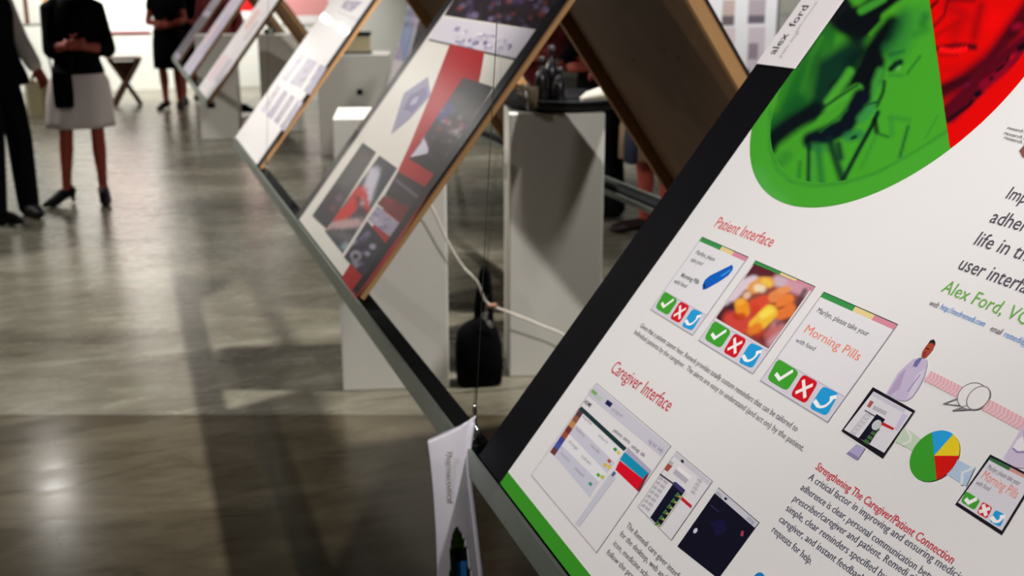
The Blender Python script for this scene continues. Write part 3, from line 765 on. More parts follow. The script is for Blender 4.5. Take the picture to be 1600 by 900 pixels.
def bubble(c, r1, r2, tail):
    c = Q(*c); P = [(c[0]+r1*math.cos(rad(a)), c[1]+r2*math.sin(rad(a))) for a in range(0, 360, 12)]
    A.poly(P, WHITE, False); A.line(P, .0012, (120, 118, 124), False, True); A.line([P[tail], (P[tail][0]-.012, P[tail][1]-.012), P[tail+3]], .0012, (120, 118, 124), False)
bubble((1520, 620), .018, .0155, 18); A.up(); bubble((1530, 623), .013, .014, 20)
A.poly(zt((245, 322), (492, 460), (300, 740), (60, 580)), (22, 18, 30)); A.up()
A.poly(zt((250, 348), (476, 472), (312, 708), (76, 572)), (222, 218, 226)); A.up()
A.poly(zt((250, 352), (440, 455), (425, 475), (236, 370)), (202, 198, 212)); A.poly(zt((232, 400), (252, 410), (228, 445), (210, 436)), (170, 90, 80))
A.poly(zt((255, 430), (330, 468), (318, 490), (240, 452)), (184, 180, 190)); A.poly(zt((420, 475), (450, 490), (390, 580), (370, 570)), (206, 194, 222))
A.line(zt((200, 460), (262, 496)), .0016, (90, 88, 96))
for i in range(6):
    x, y = 195-17*i, 485+21*i
    A.text('list', zt((x, y))[0], zt((x+34, y+18))[0], None, (160, 156, 166), None, .0075)
A.poly(zt((268, 480), (318, 512), (228, 655), (162, 622)), (20, 16, 40)); A.up()
for i in range(4):
    x, y = 262-20*i, 555+24*i
    A.poly(zt((x, y), (x+26, y+14), (x+14, y+32), (x-12, y+18)), (70, 108, 62))
A.disc(zt((268, 545))[0], .0065, (196, 200, 204), 20, px=True); A.poly(zt((305, 528), (372, 564), (364, 576), (294, 544)), (196, 36, 44))
A.lay = lay0
A.poly(zt((150, 655), (200, 680), (155, 748), (92, 708)), (176, 166, 204)); A.up(); A.poly(zt((105, 700), (160, 732), (150, 750), (90, 712)), (140, 130, 176))
A.lay = lay0
A.poly(zt((372, 640), (425, 562), (470, 582), (548, 642), (500, 712), (430, 668)), (196, 212, 190)); A.up(); A.line(zt((445, 575), (468, 610), (462, 640), (420, 660)), .003, (226, 226, 222))
A.lay = lay0
A.poly(zt((668, 828), (735, 742), (840, 800), (790, 905)), (178, 200, 226)); A.up(); A.line(zt((835, 795), (770, 825), (765, 890)), .003, (222, 224, 230))
pc = (1461.3, 713.3); pr = .5*(Vector(Q(1476, 674.7))-Vector(Q(1446.7, 754.1))).length
pcl = Vector(Q(*pc))
def ang(px): v = Vector(Q(*px))-pcl; return math.degrees(math.atan2(v.y, v.x))
def pie(pa, pb, col):
    a0, a1 = ang(pa), ang(pb)
    while a1 < a0: a1 += 360
    A.disc(tuple(pcl), pr, col, 30, a0, a1)
k1, k2, k3, k4 = (1458, 679), (1491, 680), (1494, 713.5), (1465, 750)
A.lay = lay0+3
pie(k1, k4, (60, 158, 44)); pie(k2, k1, (38, 160, 224)); pie(k3, k2, (236, 206, 34)); pie(k4, k3, (214, 18, 12))
A.lay = lay0
zr = lambda *p: Z((1480, 660), 4.5, *p)
A.poly(zr((540, 20), (490, 110), (400, 260), (470, 320), (560, 330)), (206, 192, 216)); A.up()
A.poly(zr((540, 100), (500, 130), (470, 180), (500, 210), (560, 200)), (232, 228, 234)); A.line(zr((470, 190), (500, 215), (560, 215)), .002, (150, 130, 180)); A.up()
A.poly(zr((310, 230), (630, 395), (386, 796), (62, 584)), (20, 16, 28)); A.up()
A.poly(zr((316, 252), (612, 405), (392, 768), (84, 570)), (220, 216, 226)); A.up()
A.poly(zr((316, 252), (455, 325), (440, 345), (305, 272)), (50, 110, 60)); A.poly(zr((455, 325), (612, 405), (600, 422), (440, 345)), (214, 150, 140))
A.text('Marilyn, please take your', zr((285, 330))[0], zr((510, 452))[0], None, (90, 88, 100), None, .0075)
A.text('Morning Pills', zr((240, 395))[0], zr((485, 545))[0], None, (238, 130, 104), None, .0145)
A.text('with food', zr((205, 440))[0], zr((300, 490))[0], None, (90, 88, 100), None, .0075)
c3 = [Vector(Q(*p)) for p in CARDS[3]]; qr = [Vector(Q(*p)) for p in zr((316, 252), (612, 405), (84, 570), (392, 768))]
def tabmap(px, py):
    p = Q(px, py); s = (p[0]-c3[2].x)/(c3[3].x-c3[2].x); t = (p[1]-c3[2].y)/(c3[0].y-c3[2].y)
    q = qr[2]*(1-s)*(1-t)+qr[3]*s*(1-t)+qr[0]*(1-s)*t+qr[1]*s*t
    return (q.x, q.y)
screens_check(A, tabmap, .75)
# slanted rule right of the border and the lower rule
A.lay = lay0
A.build('poster_print', b1)
# white name card on the upper left of the board
bm = bmesh.new(); cu = [Q(1190, 101), Q(1243, 110.5)]
x0, x1, y0, y1 = .004, cu[1][0], (cu[0][1]+cu[1][1])/2, BL-.01
box(bm, x0, x1, y0, y1, .0022, .0040, .0006, 1)
card = obj('name_card', bm, mat('card_paper', (226, 220, 224), .6, var=.02), b1); card['label'] = 'white name card with small black lettering'
T_ = Art(Q); T_.lay = 52
T_.text('alex  ford', (1212.5, 88), (1259, 11), None, (52, 50, 56), None, .030, .012, True)
T_.text('graphic design', (1222, 93), (1245, 50), None, (150, 146, 152), None, .013, 0, True)
T_.text('virginia commonwealth university', (1246, 54), (1290, -18), None, (150, 146, 152), None, .010, 0, True)
nl = T_.build('card_lettering', card)

# ---- board 2: red and white collage poster
B2W = 1.10
M2 = board_frame('L', RX, LEFT_FAR[1], PHL)
b2 = board(M2, W_=B2W, label='poster board with red band and dark photo collage behind the large foreground poster')
Q2, Q2I = conv_for(M2)
A = Art(Q2); A.up()
A.rect(.047, .002, B2W-.032, BL-.004, (228, 224, 214)); A.up()
A.rect(.073, .004, .081, BL-.006, (214, 200, 206))
# top crowd photograph
def quadgrid(q, n, m): 
    q = [Vector(p) for p in q]
    return [[tuple((q[0]*(1-i/n)+q[3]*(i/n))*(1-j/m)+(q[1]*(1-i/n)+q[2]*(i/n))*(j/m)) for j in range(m+1)] for i in range(n+1)]
def noisy(base, cols, seed, cell=7., inv=Q2I, extra=()):
    r = random.Random(seed); lst = []
    return lambda q, k: strokes(base, [([(q[0]+r.random()*(q[2]-q[0]), q[1]+r.random()*(q[3]-q[1])) for _ in range(1)], r.uniform(.4, 1.1)*cell, cell*.5, r.choice(cols), r.uniform(.5, 1)) for _ in range(k)]+list(extra), inv)
ph = [Q2(694, 24), Q2(843, 47), Q2(893, -38), Q2(745, -60)]
crowd = noisy((38, 32, 40), [(96, 84, 116), (70, 56, 90), (120, 108, 140), (60, 30, 36), (28, 26, 32), (44, 40, 44), (130, 60, 50)], 3, 5.)
A.soft(quadgrid(ph, 50, 50), crowd((700, -30, 880, 48), 150))
A.poly([(690, 27), (843, 48.5), (815.5, 94.5), (670, 62)], (214, 208, 218)); A.up()
rr_ = random.Random(5)
for _ in range(46):
    x = rr_.uniform(712, 800); y = 40+(x-690)*.17+rr_.uniform(-4, 26)
    c = rr_.choice([(176, 168, 196), (150, 144, 176), (196, 190, 208), (230, 226, 232), (120, 116, 150)])
    w, h = rr_.uniform(3, 10), rr_.uniform(2, 7)
    A.poly([(x, y), (x+w, y+w*.2), (x+w-h*.6, y+w*.2+h), (x-h*.6, y+h)], c)
A.line([(670, 62), (815, 95)], .006, (70, 72, 80))
A.line([(783, 80), (783, 132)], .003, (200, 196, 192))
A.poly([(703, 69), (757, 81.5), (751, 118), (746, 135), (718, 130), (690, 140), (664, 175), (655, 210)], (176, 34, 36))
A.poly([(703, 69), (757, 81.5), (749, 125), (748, 176), (610, 400), (556, 467), (534, 434), (600, 325), (624, 262), (641, 225), (668, 160)], (172, 26, 34)); A.up()
# device drawing
A.poly([(669, 120), (673, 150), (640, 186), (611, 210), (622, 175), (631, 146)], (150, 144, 172)); A.up()
A.poly([(665, 135), (668, 150), (645, 176), (630, 172), (640, 150)], (120, 114, 150)); A.poly([(655, 150), (650, 162), (640, 165), (645, 155)], (176, 172, 196))
# dark photograph in the red band
q = [Q2(724, 121), Q2(771, 136), Q2(686, 277), Q2(639, 248)]
ex = [([(735, 130), (745, 140), (730, 170), (710, 160)], 16, 8, (74, 74, 76), 1.), ([(720, 150), (735, 175)], 10, 10, (84, 82, 84), .8), ([(690, 215), (680, 255), (660, 250)], 14, 10, (26, 22, 28), .95), ([(690, 180), (700, 170)], 8, 6, (70, 70, 130), .8)]
f = noisy((48, 42, 54), [(110, 100, 120), (60, 56, 110), (150, 60, 66), (34, 28, 36), (160, 150, 156), (90, 40, 52), (28, 24, 30)], 11, 4., Q2I)
r_ = random.Random(2)
lst = [([(r_.uniform(655, 745), r_.uniform(160, 250))], r_.uniform(2, 5), 2, r_.choice([(150, 140, 160), (60, 56, 110), (150, 66, 72), (34, 28, 36), (170, 160, 168), (90, 40, 52), (30, 26, 32)]), .9) for _ in range(110)]
A.soft(quadgrid(q, 40, 30), strokes((46, 40, 50), lst+ex, Q2I))
A.up()
A.poly([(663, 217), (670, 233), (668, 240), (641, 246)], (208, 204, 218))
# smaller photographs in the red band
def photo(quad, base, cols, seed, k=50, cell=4., extra=(), n=24):
    xs = [p[0] for p in quad]; ys = [p[1] for p in quad]; r = random.Random(seed)
    lst = [([(r.uniform(min(xs), max(xs)), r.uniform(min(ys), max(ys)))], r.uniform(.4, 1.2)*cell, cell*.5, r.choice(cols), r.uniform(.5, 1.)) for _ in range(k)]+list(extra)
    A.soft(quadgrid([Q2(*p) for p in quad], n, n), strokes(base, lst, Q2I))
photo([(622, 268), (664, 292), (645, 326), (601, 306)], (48, 40, 44), [(40, 34, 38), (66, 56, 62), (32, 26, 30)], 21, 30, 5, [([(620, 282), (655, 310)], 2, 2, (120, 112, 130), .9)])
photo([(600, 306), (645, 326), (629, 350), (590, 318)], (112, 22, 30), [(130, 24, 30), (90, 26, 34), (150, 30, 36)], 22, 30, 4)
photo([(590, 322), (625, 349), (612, 372), (575, 343)], (164, 156, 178), [(150, 140, 170), (186, 180, 196), (130, 124, 150)], 23, 24, 4)
photo([(574, 345), (606, 384), (569, 434), (538, 402)], (44, 40, 58), [(120, 112, 150), (60, 54, 80), (30, 26, 34), (170, 166, 184), (26, 22, 28)], 24, 60, 5,
      [([(556, 400)], 8, 3, (176, 172, 186), .9), ([(556, 401)], 5, 3, (20, 18, 24), 1.)])
A.line([(616, 275), (536, 402)], .006, (220, 210, 210))
photo([(567, 223), (588, 238), (512, 359), (488, 337)], (56, 54, 58), [(44, 40, 46), (70, 66, 72), (60, 40, 50)], 25, 24, 6,
      [([(570, 250), (545, 290)], 10, 8, (84, 82, 86), .7), ([(520, 300), (505, 345)], 14, 8, (46, 36, 50), .9), ([(530, 310)], 5, 4, (130, 100, 120), .8), ([(520, 325)], 4, 4, (150, 90, 100), .7)])
photo([(593, 243), (621, 263), (536, 396), (508, 361)], (60, 62, 76), [(50, 50, 62), (70, 74, 92)], 26, 10, 5,
      [([(585, 270), (575, 300), (572, 312)], 9, 3, (196, 192, 206), 1.), ([(607, 262), (595, 300)], 6, 4, (44, 48, 62), .9),
       ([(562, 300), (548, 325), (530, 340)], 9, 2.5, (206, 26, 26), 1.), ([(570, 300), (574, 330)], 4, 2, (190, 20, 24), 1.), ([(553, 300), (572, 332)], 1.6, 1.5, (40, 10, 14), .9), ([(558, 318), (565, 338)], 1.5, 1.5, (60, 8, 12), .8),
       ([(515, 355), (540, 350), (560, 348)], 7, 3, (196, 160, 160), .9), ([(520, 362), (545, 372)], 6, 4, (110, 100, 106), .8), ([(540, 385)], 6, 4, (150, 170, 176), .9), ([(530, 360), (512, 362)], 2, 2, (40, 36, 40), .8)])
A.line([(548, 466), (757, 160)], .004, (196, 188, 196))
A.lay += 1; W2 = B2W
for q in ((0, 0, .072, BL), (W2-.060, 0, W2, BL)): A.rect(q[0]+.001, .001, q[2]-.001, q[3]-.001, (24, 24, 28))
A.build('poster_print', b2, paper=GLOSSY)

# ---- board 3: pale poster with rows of small grey photographs
M3 = board_frame('L', RX, LEFT_FAR[2], PHL)
b3 = board(M3, 'white poster board with rows of small grey photos, beyond the red collage poster')
Q3, Q3I = conv_for(M3)
A = Art(Q3); A.up()
A.rect(.006, .002, BW-.05, BL-.004, (224, 220, 220)); A.up()
PG = [(176, 170, 186), (156, 152, 172), (166, 160, 174), (190, 184, 196)]
def cell3(q, seed):
    r = random.Random(seed); xs = [p[0] for p in q]; ys = [p[1] for p in q]
    lst = [([(r.uniform(min(xs), max(xs)), r.uniform(min(ys), max(ys)))], r.uniform(1.5, 4), 2, r.choice([(124, 122, 140), (150, 148, 178), (176, 156, 164), (110, 126, 122), (196, 192, 204)]), .8) for _ in range(16)]
    A.soft(quadgrid([Q3(*p) for p in q], 12, 12), strokes(r.choice(PG), lst, Q3I))
for i, q in enumerate(([(470, 84), (477, 87), (448, 128), (440, 124)], [(481, 90), (496, 97), (470, 138), (452, 130)], [(500, 100), (511, 106), (484, 149), (474, 142)],
                       [(434, 133), (440, 137), (414, 178), (407, 172)], [(444, 140), (451, 145), (424, 187), (416, 180)], [(455, 147), (462, 152), (434, 195), (427, 189)], [(466, 155), (474, 160), (444, 206), (437, 198)],
                       [(540, 0), (567, 3), (548, 19), (532, 12)])):
    cell3(q, 40+i)
A.text('studio projects', (527, 20), (558, 34), None, (176, 168, 178), None, .03)
A.build('poster_print', b3, paper=LAMINATE)

# ---- the distant boards and the right-hand row seen from behind
def plain_art(M, t, base, bits, name='poster_print', m=.008):
    q, qi = conv_for(M); A = Art(q); A.up(); A.rect(m, .003, BW-.02, BL-.004, base); A.up()
    for (u0, v0, u1, v1), c in bits: A.rect(u0*BW, v0*BL, u1*BW, v1*BL, c)
    A.build(name, t)
MA = board_frame('L', RX, 11.4*D, PHL)
bA = board(MA, 'narrow-looking white poster board with pale pink print in front of the far pedestal')
plain_art(MA, bA, (226, 220, 222), [((.1, .86, .9, .95), (170, 178, 190)), ((.25, .52, .45, .68), (226, 180, 170)), ((.55, .45, .8, .6), (210, 200, 206)), ((.15, .1, .4, .3), (224, 196, 200)), ((.5, .12, .85, .3), (200, 194, 204))])
MB = board_frame('L', RX, 14.1*D, PHL)
bB = board(MB, 'distant lavender-white poster board, second last on the far rail')
plain_art(MB, bB, (204, 198, 216), [((.1, .75, .9, .95), (160, 160, 190)), ((.1, .3, .5, .5), (222, 200, 206)), ((.55, .2, .9, .6), (186, 180, 204))])
MC = board_frame('L', RX, 16.6*D, PHL)
bC = board(MC, 'farthest poster board with lavender edge at the end of the far rail')
plain_art(MC, bC, (176, 168, 196), [((.08, .06, .92, .5), (70, 62, 84)), ((.08, .56, .92, .92), (120, 112, 140))])
for i, (n0, lab) in enumerate(((3.2, 'tilted board showing its large brown back, left of the foreground poster'),
                               (5.75, 'tilted board showing its brown back above the red collage poster'),
                               (13.62, 'distant tilted board showing its brown back beside the glaring white poster'),
                               (16.1, 'farthest tilted board showing its brown back above the far pedestal'))):
    M = board_frame('R', RXR, n0*D, PHR)
    b = board(M, lab, T=.046, w_side=.022)
    plain_art(M, b, (222, 218, 218), [((.1, .7, .9, .92), (120, 120, 150)), ((.1, .1, .45, .6), (190, 180, 190)), ((.55, .1, .9, .6), (170, 120, 110))])
    for k in range(3 if i == 0 else 0):
        bm = bmesh.new(); ell(bm, ((.34, .40, .66)[k]*BW, (.66, .68, .63)[k]*BL, -.0112), (.006, .006, .0015), 12); obj('nail_hole', bm, M_DARKWOOD, b, True)
# steep lavender display board standing further right
MLV = board_frame('L', 2.14, 9.75, rad(73), .62)
bL = thing('poster_board', 'steep blue and pink poster on thick grey panel behind the holed plinth', 'poster board'); bL.matrix_world = MLV
bm = bmesh.new(); box(bm, 0, .5, 0, 1.1, -.10, 0, .006, 2); obj('panel', bm, mat('grey_panel', (150, 146, 150), .6, var=.05), bL)
q, qi = conv_for(MLV); A = Art(q); A.up(); A.rect(.01, .01, .47, 1.09, (218, 210, 214)); A.up()
gb = [[(.02+.42*j/16, .27+.8*i/24) for j in range(17)] for i in range(25)]
r = random.Random(9)
def lavcol(uv):
    u, v = uv[:, :1], uv[:, 1:2]
    a = .5+.5*np.sin(u*21+v*13+np.sin(v*19)); b_ = .5+.5*np.sin(v*9-1+u*6)
    return np.array(c255(150, 156, 196))*(1-a)+a*np.where(b_ > .5, np.array(c255(200, 170, 190)), np.array(c255(120, 150, 180)))
A.soft(gb, lavcol); A.build('poster_print', bL)
bm = bmesh.new()
for dx in (.08, .42):
    p0 = MLV @ Vector((dx, .02, -.06)); 
    w = MLV.inverted()
    tube(bm, [w @ Vector((p0.x, p0.y, 0.0)), w @ p0], .018, 12, cap='flat'); 
    p1 = MLV @ Vector((dx, .95, -.10)); tube(bm, [w @ Vector((p1.x+.12, p1.y, 0.0)), w @ p1], .018, 12, cap='flat')
obj('support_leg', bm, M_STEEL, bL, True)

# ------------------------------------------------------------------ pedestals
def pedestal(x, y, w, d, h, rz, label, hole=None, hole2=None, lip=True):
    t = thing('pedestal', label, 'pedestal', (x, y, 0), rz)
    bm = bmesh.new(); box(bm, -w/2, w/2, -d/2, d/2, 0, h, .006, 2); obj('plinth_body', bm, M_PED, t)
    if hole:
        bm = bmesh.new(); lathe(bm, [(hole[2], -.004), (hole[2], .003), (hole[2]*.85, .004)], 24)
        bmesh.ops.transform(bm, matrix=Matrix.Translation((hole[0], -d/2, hole[1])) @ Matrix.Rotation(PI/2, 4, 'X'), verts=bm.verts); obj('cable_hole', bm, M_RUBBER, t, True)
    if hole2:
        bm = bmesh.new(); lathe(bm, [(.018, -.004), (.018, .004), (.010, .0045)], 20)
        bmesh.ops.transform(bm, matrix=Matrix.Translation((-w/2, hole2[0], hole2[1])) @ Matrix.Rotation(-PI/2, 4, 'Y') @ Matrix.Diagonal((1.9, 1., 1, 1)), verts=bm.verts); obj('cable_hole', bm, M_GREYWALL, t, True)
    return t
RZP = rad(-14)
def ped_from(fl, w, d, h, rz, *a, **k):
    c, s = math.cos(rz), math.sin(rz)
    return pedestal(fl[0]+c*w/2-s*d/2, fl[1]+s*w/2+c*d/2, w, d, h, rz, *a, **k)
ped_from((.70, 4.11), .41, .38, 1.05, rad(-13), 'white pedestal seen above and below the red collage poster')
PR = ped_from((1.36, 4.06), .365, .36, 1.05, rad(-15), 'white pedestal carrying the round black tray', hole2=(0.0, .80))
ped_from((.68, 11.72), .38, .34, 1.02, rad(-10), 'distant white pedestal behind the pale pink poster')
ped_from((1.33, 12.12), .42, .38, 1.0, rad(-12), 'distant white pedestal left of the glaring poster')
ped_from((1.63, 10.25), .64, .55, .90, rad(-14), 'wide white plinth with a round black hole', hole=(.05, .57, .028))

# ------------------------------------------------------------------ things on pedestals
trayz = 1.05
TX, TY = PR.location.x+.055, PR.location.y+.02
t = thing('tray', 'round black tray on top of the white pedestal', 'tray', (TX, TY, trayz))
bm = bmesh.new(); lathe(bm, [(.19, 0), (.24, .012), (.268, .046), (.264, .049), (.238, .02), (.20, .012), (.02, .011)], 48)
obj('dish', bm, mat('black_lacquer', (8, 8, 12), .5, spec=.2, var=.1), t, True)
TZ = trayz+.0136
def on_tray(px, py, yy, z=None):
    p = at(px, py, yy); return p.x, yy
def bottle(px, yy, h, label, r=.03, m=None):
    x = at(px, 150, yy).x
    t = thing('bottle', label, 'bottle', (x, yy, TZ), 0, None)
    bm = bmesh.new(); lathe(bm, [(r*.9, 0), (r, .006), (r, h*.55), (r*.75, h*.66), (r*.36, h*.76), (r*.34, h*.9), (r*.34, h*.93)], 24); obj('glass_body', bm, m or mat('dark_glass', (10, 8, 10), .25, spec=.35), t, True)
    bm = bmesh.new(); lathe(bm, [(r*.42, h*.90), (r*.44, h*.91), (r*.44, h*.99), (r*.38, h)], 18); obj('cap', bm, mat('grey_cap', (60, 58, 60), .4, .3), t, True)
bottle(846, 4.13, .19, 'dark bottle on the black tray, leftmost of three', .026)
bottle(861, 4.22, .225, 'tallest dark bottle on the black tray, in the middle', .03)
bottle(874, 4.10, .15, 'short dark bottle on the black tray, rightmost of three', .026)
def glass(px, yy, label):
    x = at(px, 150, yy).x
    t = thing('drinking_glass', label, 'glass', (x, yy, TZ))
    bm = bmesh.new(); lathe(bm, [(.019, 0), (.021, .004), (.025, .085), (.0235, .085), (.019, .008), (.001, .007)], 24)
    obj('tumbler', bm, mat('amber_glass', (206, 186, 150), .08, spec=.4, trans=.96), t, True)
    bm = bmesh.new(); lathe(bm, [(.0185, .0085), (.0205, .035), (.001, .0355)], 24); obj('drink', bm, mat('amber_drink', (92, 58, 26), .2, trans=.3), t, True)
glass(818, 4.13, 'amber tumbler at the left end of the black tray'); glass(831, 4.03, 'amber tumbler beside the dark bottles on the black tray')
def dish(px, yy, r, label, c):
    x = at(px, 155, yy).x
    t = thing('small_dish', label, 'dish', (x, yy, TZ))
    bm = bmesh.new(); lathe(bm, [(r*.55, 0), (r*.6, .004), (r, .018), (r*.97, .019), (r*.5, .007)], 24); obj('bowl', bm, mat('white_china', (214, 206, 198), .3, var=.02), t, True)
    bm = bmesh.new(); ell(bm, (0, 0, .016), (r*.55, r*.5, .012), 14); obj('snack', bm, mat('snack_'+label[:5], c, .8, var=.2, scale=60), t, True)
dish(884, 4.0, .030, 'white dish of pinkish snacks left on the black tray', (196, 150, 130)); dish(909, 4.02, .028, 'small white dish right of the pinkish snacks on the tray', (214, 190, 170))
t = thing('crumpled_napkin', 'crumpled white paper roll lying on the black tray', 'napkin', (at(938, 140, 4.16).x, 4.16, TZ+.001))
bm = bmesh.new(); r = random.Random(4)
pts = [(-.075, .0, .018), (-.05, .0, .026), (0, .004, .032), (.05, 0, .034), (.08, -.002, .033)]
tube(bm, pts, [.012, .022, .029, .031, .026], 18)
for v in bm.verts: v.co += Vector((r.uniform(-1, 1), r.uniform(-1, 1), r.uniform(-.6, 1)))*.0025; v.co.z = max(v.co.z, .0005)
obj('paper', bm, mat('white_paper', (172, 166, 154), .8, var=.05), t, True)
# box on the holed plinth
t = thing('box', 'beige box with black lid and black base on the holed plinth', 'box', (2.02, 10.36, .90), rad(-14))
bm = bmesh.new(); box(bm, -.13, .13, -.12, .12, 0, .018, .003, 1); obj('base', bm, M_BLACK, t)
bm = bmesh.new(); box(bm, -.12, .12, -.11, .11, .018, .16, .004, 1); obj('carton', bm, mat('beige_card', (196, 184, 150), .8, var=.06), t)
bm = bmesh.new(); box(bm, -.125, .125, -.115, .115, .16, .19, .004, 1); obj('lid', bm, M_BLACK, t)
# bits on the distant pedestal
t = thing('black_speaker', 'small black object on the distant pedestal left of the glaring poster', 'speaker', (1.47, 12.25, 1.0), .2)
bm = bmesh.new(); box(bm, -.05, .05, -.04, .04, 0, .05, .008, 2); obj('cabinet', bm, M_RUBBER, t)
bm = bmesh.new(); lathe(bm, [(.02, 0), (.022, .003), (.004, .004)], 16); bmesh.ops.transform(bm, matrix=Matrix.Translation((0, -.04, .025)) @ Matrix.Rotation(PI/2, 4, 'X'), verts=bm.verts); obj('speaker_cone', bm, M_STEEL, t, True)

# ------------------------------------------------------------------ bag and cables on the floor
t = thing('handbag', 'black shoulder bag on the floor between the two white pedestals', 'bag', (1.225, 4.03, 0), rad(-10))
bm = bmesh.new()
rings = []
for z, rx, ry, ox in ((.0, .075, .045, 0), (.012, .088, .056, 0), (.08, .093, .060, 0), (.16, .090, .055, -.002), (.215, .080, .046, -.004), (.245, .056, .036, .0), (.262, .034, .028, .012), (.275, .024, .02, .02)):
    ring = []
    for k in range(32):
        a = 2*PI*k/32; ca, sa = math.cos(a), math.sin(a); e = .55
        ring.append(Vector((ox+rx*math.copysign(abs(ca)**e, ca), ry*math.copysign(abs(sa)**e, sa), z)))
    rings.append(ring)
ring_loft(bm, rings); obj('bag_body', bm, M_CLOTHBLK, t, True)
bm = bmesh.new(); tube(bm, bez([(.0, 0, .25), (.005, .0, .33), (.018, .0, .40), (.026, .005, .455), (.036, .008, .44), (.044, .006, .38), (.046, .0, .30), (.05, 0, .22)], 6), .021, 12, squash=.45); obj('strap', bm, M_CLOTHBLK, t, True)
for i, (x, z) in enumerate(((.012, .295), (.018, .283), (.032, .262), (.042, .25))):
    bm = bmesh.new(); ring = [Vector((x+.007*math.cos(a), -.048, z+.007*math.sin(a))) for a in [2*PI*k/14 for k in range(15)]]; tube(bm, ring, .002, 6, cap='flat'); obj('buckle', bm, M_CHROME, t, True)
t = thing('power_cord', 'white cord drooping from behind the red collage poster past the black bag', 'cord', (1.05, 4.0, .72))
P = [at(668, 312, 3.90), at(680, 335, 3.91), at(698, 375, 3.92), at(722, 415, 3.92), at(745, 440, 3.92), at(757, 468, 3.92), at(769, 478, 3.92), at(790, 486, 3.91), at(840, 506, 3.90), at(890, 530, 3.88), (1.64, 3.86, .06), (1.70, 3.86, .004), (1.9, 3.9, .004)]
bm = bmesh.new(); tube(bm, [Vector(p)-Vector((1.05, 4.0, .72)) for p in bez(P, 8)], .0042, 8); obj('cable', bm, mat('white_cable', (206, 198, 186), .5), t, True)
bm = bmesh.new(); p0 = at(764, 478, 3.92)-Vector((1.05, 4.0, .72)); p1 = at(774, 477, 3.92)-Vector((1.05, 4.0, .72)); tube(bm, [p0, (p0+p1)/2, p1], .0085, 10); obj('inline_plug', bm, mat('orange_brown_plastic', (150, 100, 70), .5), t, True)

